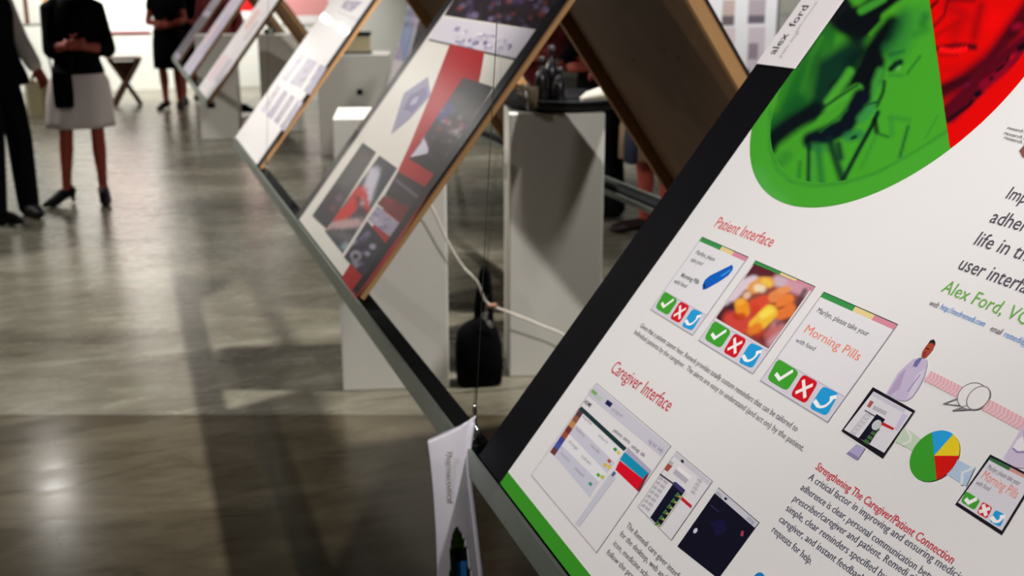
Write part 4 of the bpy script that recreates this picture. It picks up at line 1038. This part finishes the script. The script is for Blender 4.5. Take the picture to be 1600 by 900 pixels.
# ------------------------------------------------------------------ curved tag clipped over the near rail
def hanging_tag():
    base = Vector((.498, 1.80, .33))
    t = thing('hanging_tag', 'curved white plastic tag with oval window and small lettering hanging on the near rail', 'tag', base)
    yaw = Matrix.Rotation(-YAW*.4, 4, 'Z')
    # width profile along height: (z, left, right, bow)
    prof = [(0, -.046, .060, .0), (.08, -.037, .054, .004), (.16, -.034, .049, .007), (.24, -.035, .041, .008), (.32, -.038, .033, .006), (.38, -.042, .028, .002), (.412, -.045, .032, -.003), (.44, -.044, .038, -.008), (.455, -.02, .043, -.011)]
    N = 26
    def surf(z):
        for a, b in zip(prof, prof[1:]):
            if a[0] <= z <= b[0]:
                k = (z-a[0])/(b[0]-a[0]); return [x+(y-x)*k for x, y in zip(a, b)][1:]
        return prof[-1][1:]
    th = .006
    cz, rz_, rw = .125, .125, .0185        # oval window
    bm = bmesh.new()
    zs = [.457*i/80 for i in range(81)]
    def top(x): return .415+.42*(x+.046) if x < .03 else .415+.42*.076+.6*(x-.03)
    front, back = {}, {}
    for i, z in enumerate(zs):
        l, r_, bow = surf(min(z, .455))
        for j in range(N+1):
            x = l+(r_-l)*j/N
            zz = min(z, .0+top(x)) if z > .40 else z
            y = -bow - .006*math.cos((j/N-.5)*PI)
            front[i, j] = bm.verts.new((x, y-th/2, zz)); back[i, j] = bm.verts.new((x, y+th/2, zz))
    keep = set()
    for i in range(80):
        for j in range(N):
            z = (zs[i]+zs[i+1])/2; l, r_, _ = surf(z); x = l+(r_-l)*(j+.5)/N; xc = (l+r_)/2
            if ((z-cz)/rz_)**2+((x-xc)/rw)**2 > 1: keep.add((i, j))
    for (i, j) in keep:
        bm.faces.new((front[i, j], front[i, j+1], front[i+1, j+1], front[i+1, j]))
        bm.faces.new((back[i, j], back[i+1, j], back[i+1, j+1], back[i, j+1]))
        for di, dj, e0, e1 in ((0, -1, (i, j), (i+1, j)), (0, 1, (i, j+1), (i+1, j+1)), (-1, 0, (i, j), (i, j+1)), (1, 0, (i+1, j), (i+1, j+1))):
            if (i+di, j+dj) not in keep: bm.faces.new((front[e0], front[e1], back[e1], back[e0]))
    loose = [v for v in bm.verts if not v.link_faces]
    bmesh.ops.delete(bm, geom=loose, context='VERTS')
    bmesh.ops.remove_doubles(bm, verts=bm.verts, dist=.0002)
    bmesh.ops.transform(bm, matrix=yaw, verts=bm.verts)
    obj('tag_body', bm, mat('white_plastic', (206, 202, 212), .35, var=.02), t, True)
    # raised rounded rim along the right edge
    bm = bmesh.new(); tube(bm, [yaw @ Vector((surf(z)[1]-.003, -surf(z)[2]-.004, z)) for z in [.44*i/24 for i in range(25)]], .0052, 10); obj('edge_rim', bm, MATS['white_plastic'], t, True)
    # picture behind the window
    bm = bmesh.new(); box(bm, -.019, .026, -.001, .002, 0, .258, .001, 1); bmesh.ops.transform(bm, matrix=yaw @ Matrix.Translation((0, -.001, 0)), verts=bm.verts)
    ins = obj('window_insert', bm, mat('dark_green_insert', (22, 34, 16), .4, var=.6, scale=40), t); ins['label'] = 'dark green and blue picture behind the oval window'
    A = Art(lambda a, b: (a, b)); 
    for (u0, v0, u1, v1), c in (((-.016, .205, .020, .255), (96, 140, 22)), ((-.018, .13, .000, .205), (66, 98, 18)), ((.000, .178, .020, .205), (14, 26, 30)), ((.001, .13, .021, .178), (44, 116, 190)), ((.003, .07, .018, .13), (20, 40, 30)), ((-.014, .06, .001, .12), (70, 110, 30)), ((-.012, 0, .016, .05), (36, 60, 20))): A.rect(u0, v0, u1, v1, c)
    A.text('plus', (.006, .10), (.016, .10), None, (90, 160, 210), None, .008, px=False)
    ao = A.build('insert_picture', ins); ao.matrix_local = yaw @ Matrix.Translation((0, -.0031, 0)) @ Matrix.Rotation(PI/2, 4, 'X')
    A = Art(lambda a, b: (a, b)); vs, fs = glyphs('Pharmaceutical')
    i0 = len(A.v)
    for x, y in vs: A.v.append((-.010+y*.0145, .402-x*.098/width('Pharmaceutical'), 0))
    for f in fs: A.f.append([i0+k for k in f]); A.c.append([c255(118, 108, 84)]*len(f))
    ao = A.build('tag_lettering', t); ao.matrix_local = yaw @ Matrix.Translation((-.004, -.0180, 0)) @ Matrix.Rotation(PI/2, 4, 'X')
    bm = bmesh.new(); box(bm, -.012, .012, .0, .026, .395, .402, .001, 1); box(bm, -.012, .012, .022, .028, .36, .402, .001, 1); obj('rail_hook', bm, M_RUBBER, t)
hanging_tag()

# ------------------------------------------------------------------ wall posters
def wall_poster(x0, x1, z0, z1, y, label, base, bits, frame=None, texts=(), fw=.02):
    t = thing('wall_poster', label, 'poster', ((x0+x1)/2, y, z0))
    w, h = x1-x0, z1-z0
    bm = bmesh.new(); box(bm, -w/2, w/2, -.015, 0, 0, h, .002, 1); obj('backing', bm, M_BLACK if frame is None else mat(*frame), t)
    A = Art(lambda a, b: (a, b)); A.rect(-w/2+fw, fw, w/2-fw, h-fw, base); A.up()
    for (u0, v0, u1, v1), c in bits: A.rect(-w/2+u0*w, v0*h, -w/2+u1*w, v1*h, c)
    A.up()
    for s, u0, u1, v, sz, c in texts: A.text(s, (-w/2+u0*w, v*h), (-w/2+u1*w, v*h), None, c, None, sz, px=False)
    o = A.build('poster_print', t); o.matrix_local = Matrix.Translation((0, -.0155, 0)) @ Matrix.Rotation(PI/2, 4, 'X')
wall_poster(-.62, .42, .80, 2.2, YF, 'bright white wall poster with thin red lower edge above the folding stand', (238, 240, 238),
            [((0.02, .0, .98, .022), (150, 40, 60)), ((.1, .16, .5, .19), (214, 218, 216)), ((.1, .1, .6, .125), (206, 212, 210)), ((.6, .3, .9, .5), (190, 200, 210)), ((.1, .3, .5, .5), (224, 226, 220)), ((.1, .6, .9, .9), (200, 90, 70))], ('white_board', (220, 220, 216), .6))
wall_poster(.46, 1.16, .86, 2.2, YF, 'yellow and red wall poster hanging behind the couple in black', (236, 226, 206), [((.0, .22, .26, .5), (236, 190, 110)), ((.3, .19, .6, .32), (214, 40, 40)), ((.75, .22, 1, .36), (206, 36, 40)), ((.1, .5, .9, .95), (200, 60, 50))], ('white_board', ))
wall_poster(1.22, 1.95, .98, 2.2, YF, 'red and white wall poster above the distant pedestals', (230, 226, 226), [((.0, .1, .98, .42), (206, 30, 36)), ((.3, .1, .6, .2), (236, 234, 232)), ((.1, .5, .9, .9), (120, 40, 44))], ('white_board', ))
wall_poster(2.3, 3.1, .9, 2.2, YF, 'pale wall poster with pink headings at the right of the far wall', (230, 226, 226), [((.1, .1, .9, .3), (216, 150, 150)), ((.1, .5, .9, .9), (170, 170, 180))], ('white_board', ))
wall_poster(-1.75, -.80, .95, 2.3, YF, 'white wall poster with brown and orange strips behind the man in the dark vest', (214, 214, 206), [((.52, 0, .58, .7), (92, 60, 44)), ((.78, .1, .95, .5), (190, 150, 110)), ((.1, .5, .45, .9), (150, 150, 150))], ('white_board', ))
px1 = at(1215, 50, 9.28).x
wall_poster(px1-1.1, px1, .55, 2.0, 9.29, 'white poster with black edge and grey photos on the grey block partition', (234, 234, 240),
            [((.02, .0, .30, .47), (222, 210, 214)), ((.60, .0, .76, .14), (120, 110, 120)), ((.80, .04, .95, .16), (150, 140, 150)),
             ((.47, .41, .585, .565), (196, 176, 172)), ((.47, .41, .585, .47), (112, 104, 108)), ((.71, .42, .87, .57), (180, 170, 180)), ((.71, .42, .87, .47), (112, 102, 118)),
             ((.50, .2, .6, .40), (216, 200, 206)), ((.72, .14, .88, .40), (206, 196, 206)), ((.73, .2, .82, .3), (150, 136, 150)), ((.42, .62, .54, .74), (90, 80, 110)), ((.46, .76, .96, .95), (196, 190, 200))])

# ------------------------------------------------------------------ folding tray stand and odds on the far floor
t = thing('folding_stand', 'dark brown folding stand with crossed legs and leather sling in front of the far wall', 'stand', (.01, 15.4, 0), rad(4))
bm = bmesh.new()
for sy in (-.16, .16):
    b0 = bmesh.new(); tube(b0, [(-.15, sy, .03), (.0, sy, .29), (.165, sy, .56)], .028, 10); obj('leg', b0, M_DARKWOOD, t, True)
    b0 = bmesh.new(); tube(b0, [(.15, sy*.64, .03), (.0, sy*.64, .29), (-.165, sy*.64, .56)], .028, 10); obj('leg', b0, M_DARKWOOD, t, True)
bm.free()
bm = bmesh.new()
ring_loft(bm, [[Vector((sx*hx, sy*hy, z)) for sx, sy in ((-1, -1), (1, -1), (1, 1), (-1, 1))] for z, hx, hy in ((.27, .03, .085), (.40, .075, .085), (.55, .15, .085))])
obj('leather_sling', bm, mat('brown_leather', (84, 50, 26), .5, var=.15), t)
bm = bmesh.new(); box(bm, -.21, .21, -.19, .19, .575, .60, .004, 1); obj('top_board', bm, M_DARKWOOD, t)
t = thing('shoulder_bag', 'small black bag with a thin grey rod on the floor by the distant pedestal', 'bag', (1.27, 13.75, 0), .3)
bm = bmesh.new(); tube(bm, [(-.13, 0, .045), (-.05, 0, .075), (.05, 0, .085), (.14, .02, .05)], [.03, .062, .066, .035], 16, squash=.8)
for v in bm.verts: v.co.z = max(v.co.z, 0)
obj('bag_body', bm, M_CLOTHBLK, t, True)
bm = bmesh.new(); tube(bm, [(.02, 0, .13), (-.09, 0, .2), (-.21, .0, .30)], .012, 10); obj('rod', bm, M_STEEL, t, True)
t = thing('cardboard_box', 'beige cardboard box on the floor between the man and the woman', 'box', (-.92, 14.4, 0), .2)
bm = bmesh.new(); box(bm, -.17, .17, -.15, .15, 0, .42, .004, 1); obj('carton', bm, mat('beige_card2', (178, 166, 132), .8, var=.08), t)
bm = bmesh.new(); box(bm, -.03, .03, -.152, .152, .02, .423, .001, 1); obj('packing_tape', bm, mat('tape', (150, 132, 92), .4), t)

# ------------------------------------------------------------------ people
def fuse(name, bm, m, parent, voxel=.009, it=6):
    me = bpy.data.meshes.new(name); bm.to_mesh(me); bm.free()
    o = link(name, me, m, parent)
    return bake(o, [('REMESH', dict(mode='VOXEL', voxel_size=voxel)), ('SMOOTH', dict(iterations=it, factor=.5))])
def torso(bm, prof, dy=0):
    ring_loft(bm, [oval((x, y+dy, z), rx, ry, 28) for z, rx, ry, x, y in prof])
def hand(bm, wrist, d, n, side, curl=.5, s=1.):
    """palm and five fingers; d finger direction, n palm-facing direction, side = thumb side"""
    d = Vector(d).normalized(); n = Vector(n); n = (n-d*n.dot(d)).normalized(); sd = Vector(side); sd = (sd-d*sd.dot(d)-n*sd.dot(n)).normalized()
    w = Vector(wrist)
    tube(bm, [w-d*.01, w+d*.035*s, w+d*.085*s], [.024*s, .036*s, .036*s], 14, side=sd, squash=.42)
    for k, (o, L) in enumerate(((.027, .070), (.009, .078), (-.009, .073), (-.026, .058))):
        b = w+d*.082*s+sd*o*s
        p1 = b+(d*math.cos(curl*.6)+n*math.sin(curl*.6))*L*.48*s
        p2 = p1+(d*math.cos(curl*1.5)+n*math.sin(curl*1.5))*L*.30*s
        p3 = p2+(d*math.cos(curl*2.2)+n*math.sin(curl*2.2))*L*.24*s
        tube(bm, [b, p1, p2, p3], [.0098*s, .0092*s, .0086*s, .0076*s], 9)
    b = w+d*.03*s+sd*.028*s
    p1 = b+(sd*.75+d*.6+n*.25).normalized()*.036*s; p2 = p1+(sd*.3+d*.9+n*.35).normalized()*.03*s
    tube(bm, [b-sd*.01*s, p1, p2], [.013*s, .0105*s, .0088*s], 9)
def person(label, loc, yaw, h, skin, arms, feet, clothes, hair, lean=0., group=None):
    """local frame: x to the person's right, y forward, z up; arms {R,L: (elbow, wrist, fingerdir, palm)}; feet {R,L: (x,y,toe angle)}"""
    k = h/1.70
    t = thing('person', label, 'person', loc, yaw, group)
    S_ = Matrix.Diagonal((k*clothes.get('slim', 1.), k, k, 1))
    def fin(bm): bmesh.ops.transform(bm, matrix=S_, verts=bm.verts); return bm
    heel = clothes.get('heel', 0.)
    legs = {}
    for s, sx in (('R', 1), ('L', -1)):
        fx, fy, ta = feet[s]
        an = Vector((fx, fy-.02, .085+heel)); hip = Vector((sx*.088, 0, .90)); kn = (an+hip)/2+Vector((sx*.004, .035, .02))
        td = Vector((math.sin(ta), math.cos(ta), 0)); legs[s] = (hip, kn, an, td)
    bm = bmesh.new()
    torso(bm, [(.80, .10, .08, 0, 0), (.84, .155, .105, 0, -.01), (.92, .168, .118, 0, -.01), (1.03, .135, .10, 0, 0), (1.12, .132, .10, 0, .005), (1.22, .15, .112, 0, .01), (1.31, .165, .112, 0, .008), (1.38, .155, .09, 0, 0), (1.42, .10, .07, 0, -.005), (1.44, .055, .055, 0, -.005)], lean*0)
    tube(bm, [(0, -.008, 1.40), (0, .0, 1.47), (0, .012, 1.54)], [.06, .053, .052], 16)
    ell(bm, (0, .012, 1.605), (.074, .094, .105)); ell(bm, (0, .045, 1.555), (.055, .058, .062)); ell(bm, (0, .082, 1.515), (.026, .022, .02), 12)
    tube(bm, [(0, .103, 1.615), (0, .118, 1.583), (0, .112, 1.575)], [.009, .014, .012], 10)
    for sx in (-1, 1):
        ell(bm, (sx*.075, .005, 1.59), (.010, .022, .033), 12); ell(bm, (sx*.032, .088, 1.625), (.022, .014, .008), 12)
    for s, sx in (('R', 1), ('L', -1)):
        hip, kn, an, td = legs[s]
        calf = kn*.62+an*.38+Vector((0, -.022, 0))
        tube(bm, [hip, hip*.5+kn*.5+Vector((0, .012, 0)), kn], [.088, .074, .054], 18)
        tube(bm, [kn, calf, an*.8+kn*.2, an], [.053, .056, .04, .037], 16)
        tube(bm, [an+Vector((0, 0, -.02))-td*.02, an*1+td*.06+Vector((0, 0, -.045-heel*.5)), Vector((an.x, an.y, .028))+td*.15, Vector((an.x, an.y, .022))+td*.195], [.034, .034, .03, .02], 14)
        sh = Vector((sx*.165, 0, 1.375)); el, wr, fd, pn = arms[s]; el = Vector(el); wr = Vector(wr)
        tube(bm, [sh-Vector((sx*.03, 0, -.0)), sh, sh*.5+el*.5, el], [.058, .056, .046, .039], 14)
        tube(bm, [el, el*.7+wr*.3, wr], [.039, .04, .027], 14)
        hand(bm, wr, fd, pn, (-sx, 0, 0) if abs(Vector(fd).normalized().x) < .7 else (0, 0, 1), clothes.get('curl', .5))
    body = fuse('body', fin(bm), skin, t, .0085)
    # face details
    for sx in (-1, 1):
        bm = bmesh.new(); ell(bm, (sx*.032, .094, 1.607), (.013, .009, .007), 12); e = obj('eye', fin(bm), mat('eye_white', (220, 214, 208), .3), t, True)
        bm = bmesh.new(); ell(bm, (sx*.032, .1015, 1.607), (.0055, .003, .0055), 10); obj('iris', fin(bm), mat('iris_brown', (48, 30, 22), .3), e, True)
    bm = bmesh.new(); tube(bm, [(-.024, .094, 1.545), (-.008, .1015, 1.548), (.008, .1015, 1.548), (.024, .094, 1.545)], [.004, .007, .007, .004], 8, squash=.7); obj('mouth', fin(bm), mat('lips', (150, 70, 66), .5), t, True)
    # hair
    if hair:
        hc, long_ = hair
        bm = bmesh.new(); ell(bm, (0, -.006, 1.628), (.086, .098, .102)); 
        if long_ > 0:
            torso(bm, [(1.60-long_, .05, .03, 0, -.085), (1.62-long_*.7, .088, .042, 0, -.075), (1.58, .092, .06, 0, -.05), (1.64, .08, .07, 0, -.03)])
        cut = [v for v in bm.verts if False]
        o = fuse('hair', fin(bm), hc, t, .012, 4)
        bm2 = bmesh.new(); bm2.from_mesh(o.data)
        dl = [v for v in bm2.verts if v.co.y > (.035+.25*max(0, (v.co.z/k-1.655)))*k and v.co.z/k < 1.668]
        bmesh.ops.delete(bm2, geom=dl, context='VERTS'); bm2.to_mesh(o.data); bm2.free()
    # upper garment
    def sleeve(bm, s, sx, frac, ex):
        sh = Vector((sx*.165, 0, 1.375)); el = Vector(arms[s][0]); wr = Vector(arms[s][1])
        if frac <= 1:
            e2 = sh+(el-sh)*frac; tube(bm, [sh-Vector((sx*.03, 0, 0)), sh, sh*.5+e2*.5, e2], [.06+ex, .06+ex, .052+ex, .047+ex], 16)
        else:
            e2 = el+(wr-el)*(frac-1)
            tube(bm, [sh-Vector((sx*.03, 0, 0)), sh, sh*.5+el*.5, el], [.06+ex, .06+ex, .051+ex, .047+ex], 16); tube(bm, [el, el*.5+e2*.5, e2], [.047+ex, .044+ex, .038+ex], 16)
    for nm, m, z0, frac, ex, flare in clothes.get('tops', ()):
        bm = bmesh.new()
        base = [(.92, .168, .118), (1.03, .14, .104), (1.12, .138, .105), (1.22, .155, .117), (1.31, .168, .116), (1.38, .158, .094), (1.42, .105, .076), (1.445, .068, .062)]
        pr = [(z0, .165+ex+flare, .115+ex+flare, 0, 0)]+[(z, rx+ex+(flare*max(0, (1.2-z)/.4) if z < 1.2 else 0), ry+ex+(flare*max(0, (1.2-z)/.4) if z < 1.2 else 0), 0, .003) for z, rx, ry in base if z > z0+.03]
        torso(bm, pr)
        if frac > 0:
            for s, sx in (('R', 1), ('L', -1)): sleeve(bm, s, sx, frac, ex-.004)
        fuse(nm, fin(bm), m, t, .010, 6)
    for nm, m, prof in clothes.get('lofts', ()):
        bm = bmesh.new(); rings = []
        for z, rx, ry, x, y in prof:
            rings.append([Vector((x+rx*(1+.035*math.sin(7*a)*(1 if z < .8 else .2))*math.cos(a), y+ry*(1+.035*math.sin(7*a)*(1 if z < .8 else .2))*math.sin(a), z)) for a in [2*PI*i/48 for i in range(48)]])
        ring_loft(bm, rings); obj(nm, fin(bm), m, t, True)
    if 'trousers' in clothes:
        bm = bmesh.new(); torso(bm, [(.80, .12, .09, 0, 0), (.84, .172, .122, 0, -.01), (.93, .178, .128, 0, -.01), (1.02, .155, .116, 0, 0), (1.04, .14, .10, 0, 0)])
        for s in 'RL':
            hip, kn, an, td = legs[s]; a2 = an+Vector((0, 0, -.03)); tube(bm, [hip, hip*.5+kn*.5+Vector((0, .008, 0)), kn, kn*.45+a2*.55, a2], [.098, .090, .080, .074, .068], 18)
        fuse('trousers', fin(bm), clothes['trousers'], t, .010, 5)
    for s in 'RL':
        hip, kn, an, td = legs[s]; bm = bmesh.new()
        z_h = .03+heel
        if heel > .01:
            tube(bm, [Vector((an.x, an.y, z_h+.012))-td*.03, Vector((an.x, an.y, z_h*.62+.02))+td*.06, Vector((an.x, an.y, .026))+td*.14, Vector((an.x, an.y, .022))+td*.225], [.046, .047, .048, .02], 16, squash=.85)
            tube(bm, [Vector((an.x, an.y, z_h))-td*.045, Vector((an.x, an.y, .004))-td*.048], [.026, .014], 12, cap='flat')
        else:
            tube(bm, [Vector((an.x, an.y, .05))-td*.05, Vector((an.x, an.y, .052))+td*.03, Vector((an.x, an.y, .042))+td*.15, Vector((an.x, an.y, .034))+td*.225], [.046, .05, .048, .03], 16, squash=.85)
        for v in bm.verts: v.co.z = max(v.co.z, 0.001)
        fuse('shoe', fin(bm), clothes.get('shoes', M_CLOTHBLK), t, .008, 3)
    return t
HAIR_D = mat('dark_hair', (34, 24, 20), .55, var=.3, scale=60); HAIR_B = mat('brown_hair', (86, 58, 36), .55, var=.3, scale=60)
DOWN = dict(R=((.235, -.03, 1.10), (.225, .05, .86), (0, .15, -1), (-1, 0, 0)), L=((-.235, -.03, 1.10), (-.225, .05, .86), (0, .15, -1), (1, 0, 0)))
FEET = dict(R=(.10, 0, .2), L=(-.10, 0, -.2))
M_SWEATER = mat('black_sweater', (9, 8, 9), .9, spec=.05, var=.2, scale=60); M_SKIRTW = mat('white_skirt', (202, 190, 186), .85, var=.05, scale=20)
M_SHIRT = mat('white_shirt', (206, 194, 190), .8, var=.05, scale=20); M_VEST = mat('dark_vest', (9, 9, 14), .85, spec=.08, var=.2, scale=40)
M_DRED = mat('dark_red_cloth', (98, 18, 24), .85, var=.25, scale=25); M_BEIGE = mat('beige_cloth', (150, 126, 96), .85, var=.08, scale=25)
M_SHOE = mat('black_shoe', (9, 8, 8), .6, spec=.15)
# woman in the black sweater and white skirt, facing the camera
wl = Vector((-.30, 8.52, 0)); wyaw = math.atan2(-(0-wl.x), (0-wl.y)) 
wy = PI + math.atan2(wl.x*-1, wl.y)*-1
yaw_w = math.atan2(wl.x, -wl.y)            # forward (+y) turned to point at the camera
wm = person('person in black sweater and white skirt, hands clasped, facing the camera', wl, yaw_w, 1.67, M_SKIN,
       dict(R=((.185, .02, 1.10), (.055, .17, 1.135), (-1, .25, .1), (0, -1, .2)), L=((-.235, .02, 1.10), (-.035, .19, 1.125), (1, .1, .1), (0, -1, .2))),
       dict(R=(.175, .0, .95), L=(-.105, .02, -.05)),
       dict(tops=[('blouse_collar', M_SHIRT, 1.30, 0, .012, 0), ('sweater', M_SWEATER, .93, 1.22, .024, .02)], lofts=[('skirt', M_SKIRTW, [(.555, .262, .175, 0.02, 0), (.60, .26, .172, 0.018, 0), (.75, .25, .16, 0.01, 0), (.88, .228, .148, 0, -.005), (1.0, .155, .12, 0, 0), (1.03, .14, .11, 0, 0)])], shoes=M_SHOE, heel=.05, curl=.9, slim=.88), (HAIR_D, .12))
# her black bag
t = thing('belt_bag', 'black pouch bag hanging in front of the white skirt', 'bag', (-.40, 8.285, .70), yaw_w)
bm = bmesh.new(); ring_loft(bm, [[Vector((rx*math.copysign(abs(math.cos(a))**.6, math.cos(a)), ry*math.copysign(abs(math.sin(a))**.6, math.sin(a)), z)) for a in [2*PI*i/28 for i in range(28)]] for z, rx, ry in ((0, .05, .018), (.012, .062, .028), (.10, .066, .032), (.20, .066, .030), (.235, .06, .02), (.24, .05, .012))]); obj('pouch', bm, M_CLOTHBLK, t, True)
bm = bmesh.new(); box(bm, -.064, .064, -.034, -.028, .12, .235, .004, 2)
for v in bm.verts: v.co.y = -v.co.y
obj('flap', bm, M_CLOTHBLK, t, True)
bm = bmesh.new(); tube(bm, bez([(.055, 0, .22), (.07, -.02, .45), (.02, -.12, .73), (-.06, -.16, .70), (-.10, -.06, .45), (-.06, 0, .22)], 6), .006, 8); obj('strap', bm, M_CLOTHBLK, t, True)
# man at the left edge, in profile facing right
person('person in dark vest over white sleeves and dark trousers at the left edge, in profile', (-.82, 8.10, 0), rad(-128), 1.74, M_SKIN,
       dict(L=((-.175, .10, 1.13), (-.155, .22, .97), (-.1, .45, -.9), (1, .3, 0)), R=((.24, -.02, 1.10), (.23, .1, .88), (0, .3, -1), (-1, 0, 0))),
       dict(R=(.12, .05, .2), L=(-.17, .05, .55)),
       dict(tops=[('shirt', M_SHIRT, .93, 1.92, .014, .012), ('vest', M_VEST, .86, 0, .032, .06)], trousers=M_VEST, shoes=M_SHOE), (HAIR_D, 0))
# couple near the far wall
person('person in sleeveless black dress with folded arms beside the farthest poster', (.545, 14.75, 0), PI-.25, 1.63, M_SKINL,
       dict(R=((.225, .04, 1.10), (.04, .18, 1.08), (-1, .2, 0), (0, -1, 0)), L=((-.225, .02, 1.12), (-.03, .20, 1.05), (1, .15, 0), (0, -1, 0))),
       dict(R=(.09, 0, .3), L=(-.09, .03, -.2)),
       dict(tops=[('bodice', M_SWEATER, .95, .35, .02, .01)], lofts=[('dress_skirt', M_SWEATER, [(.52, .20, .155, 0, 0), (.7, .20, .155, 0, 0), (.88, .195, .15, 0, 0), (1.02, .165, .125, 0, 0), (1.06, .15, .115, 0, 0)])], shoes=M_SHOE, heel=.03), (HAIR_B, .2))
person('person in black dress seen behind the first, arm bare, near the far wall', (.80, 15.35, 0), PI+.35, 1.66, M_SKINL,
       dict(R=((.25, .0, 1.12), (.21, .16, .98), (0, 1, -.3), (-1, 0, 0)), L=((-.24, .02, 1.10), (-.10, .2, 1.06), (1, .4, 0), (0, -1, 0))),
       dict(R=(.09, 0, .3), L=(-.09, .03, -.2)),
       dict(tops=[('bodice', M_SWEATER, .95, .3, .02, .01)], lofts=[('dress_skirt', M_SWEATER, [(.55, .19, .15, 0, 0), (.7, .20, .155, 0, 0), (.88, .195, .15, 0, 0), (1.02, .165, .125, 0, 0), (1.06, .15, .115, 0, 0)])], shoes=M_SHOE, heel=.03), (HAIR_D, .15))
# visitor in dark red behind the distant pedestals
person('person in dark red coat half hidden behind the distant pedestals', (1.12, 14.3, 0), PI-.4, 1.66, M_SKINL, DOWN, FEET,
       dict(tops=[('coat', M_DRED, .56, 1.9, .03, .03)], trousers=M_VEST, shoes=M_SHOE), (HAIR_D, .1))
# visitors beyond the tray pedestal
r1 = person('person in black jacket and dark trousers behind the tray, beside the brown board', (3.01, 6.98, 0), PI/2+.35, 1.68, M_SKINL,
       dict(R=((.24, .04, 1.10), (.16, .24, 1.0), (-.3, .9, -.1), (-1, 0, -.3)), L=((-.24, .05, 1.11), (-.14, .27, 1.02), (.3, .9, 0), (1, 0, -.3))),
       FEET, dict(tops=[('jacket', M_SWEATER, .80, 1.75, .028, .03)], trousers=M_VEST, shoes=M_SHOE), (HAIR_D, .1))
r2 = person('person in beige skirt with one bare leg and dark shoe showing behind the right rail', (3.06, 6.30, 0), PI/2+.1, 1.64, M_SKINL,
       dict(R=((.23, .06, 1.10), (.17, .30, 1.02), (-.2, .9, 0), (-1, 0, -.3)), L=((-.23, .05, 1.10), (-.17, .28, 1.0), (.2, .9, 0), (1, 0, -.3))),
       dict(R=(.09, .03, .1), L=(-.085, -.04, -.1)),
       dict(tops=[('blouse', M_SWEATER, .86, .9, .024, .02)], lofts=[('skirt', M_BEIGE, [(.50, .19, .19, 0, .045), (.7, .195, .19, 0, .04), (.88, .19, .16, 0, .015), (1.0, .16, .12, 0, 0), (1.03, .145, .11, 0, 0)])], shoes=mat('dark_red_shoe', (34, 12, 14), .5), heel=0), (HAIR_B, .2))
r3 = person('person in dark red jacket with white scarf behind the bottles on the tray', (2.69, 7.62, 0), PI-.3, 1.70, M_SKINL,
       dict(R=((.245, .03, 1.10), (.14, .24, 1.06), (-.6, .7, 0), (-.3, -.3, -.8)), L=((-.245, .03, 1.10), (-.12, .25, 1.05), (.6, .7, 0), (.3, -.3, -.8))),
       FEET, dict(tops=[('jacket', M_DRED, .82, 1.8, .026, .03)], trousers=M_VEST, shoes=M_SHOE), (HAIR_D, .0))
bm = bmesh.new(); ring = [Vector((.088*math.cos(a), .01+.075*math.sin(a), 1.425+.012*math.sin(a*3))) for a in [2*PI*i/24 for i in range(25)]]; tube(bm, ring, .030, 12); tube(bm, [(.02, .115, 1.40), (.025, .145, 1.30), (.03, .15, 1.20)], [.036, .036, .03], 12, squash=.5)
obj('scarf', bm, M_SHIRT, r3, True)
t = thing('tote_bag', 'dark blue bag hanging beside the beige skirt behind the right rail', 'bag', (2.765, 6.02, .50), PI/2)
bm = bmesh.new(); ring_loft(bm, [[Vector((rx*math.cos(a), ry*math.sin(a), z)) for a in [2*PI*i/28 for i in range(28)]] for z, rx, ry in ((0, .05, .02), (.01, .07, .03), (.1, .075, .034), (.2, .062, .028), (.26, .045, .02))]); obj('bag_body', bm, mat('navy_cloth', (20, 26, 52), .5, var=.3, scale=20), t, True)
bm = bmesh.new(); tube(bm, bez([(.04, 0, .25), (.03, 0, .42), (0, 0, .53), (-.03, 0, .42), (-.04, 0, .25)], 6), .006, 8); obj('handle', bm, MATS['navy_cloth'], t, True)
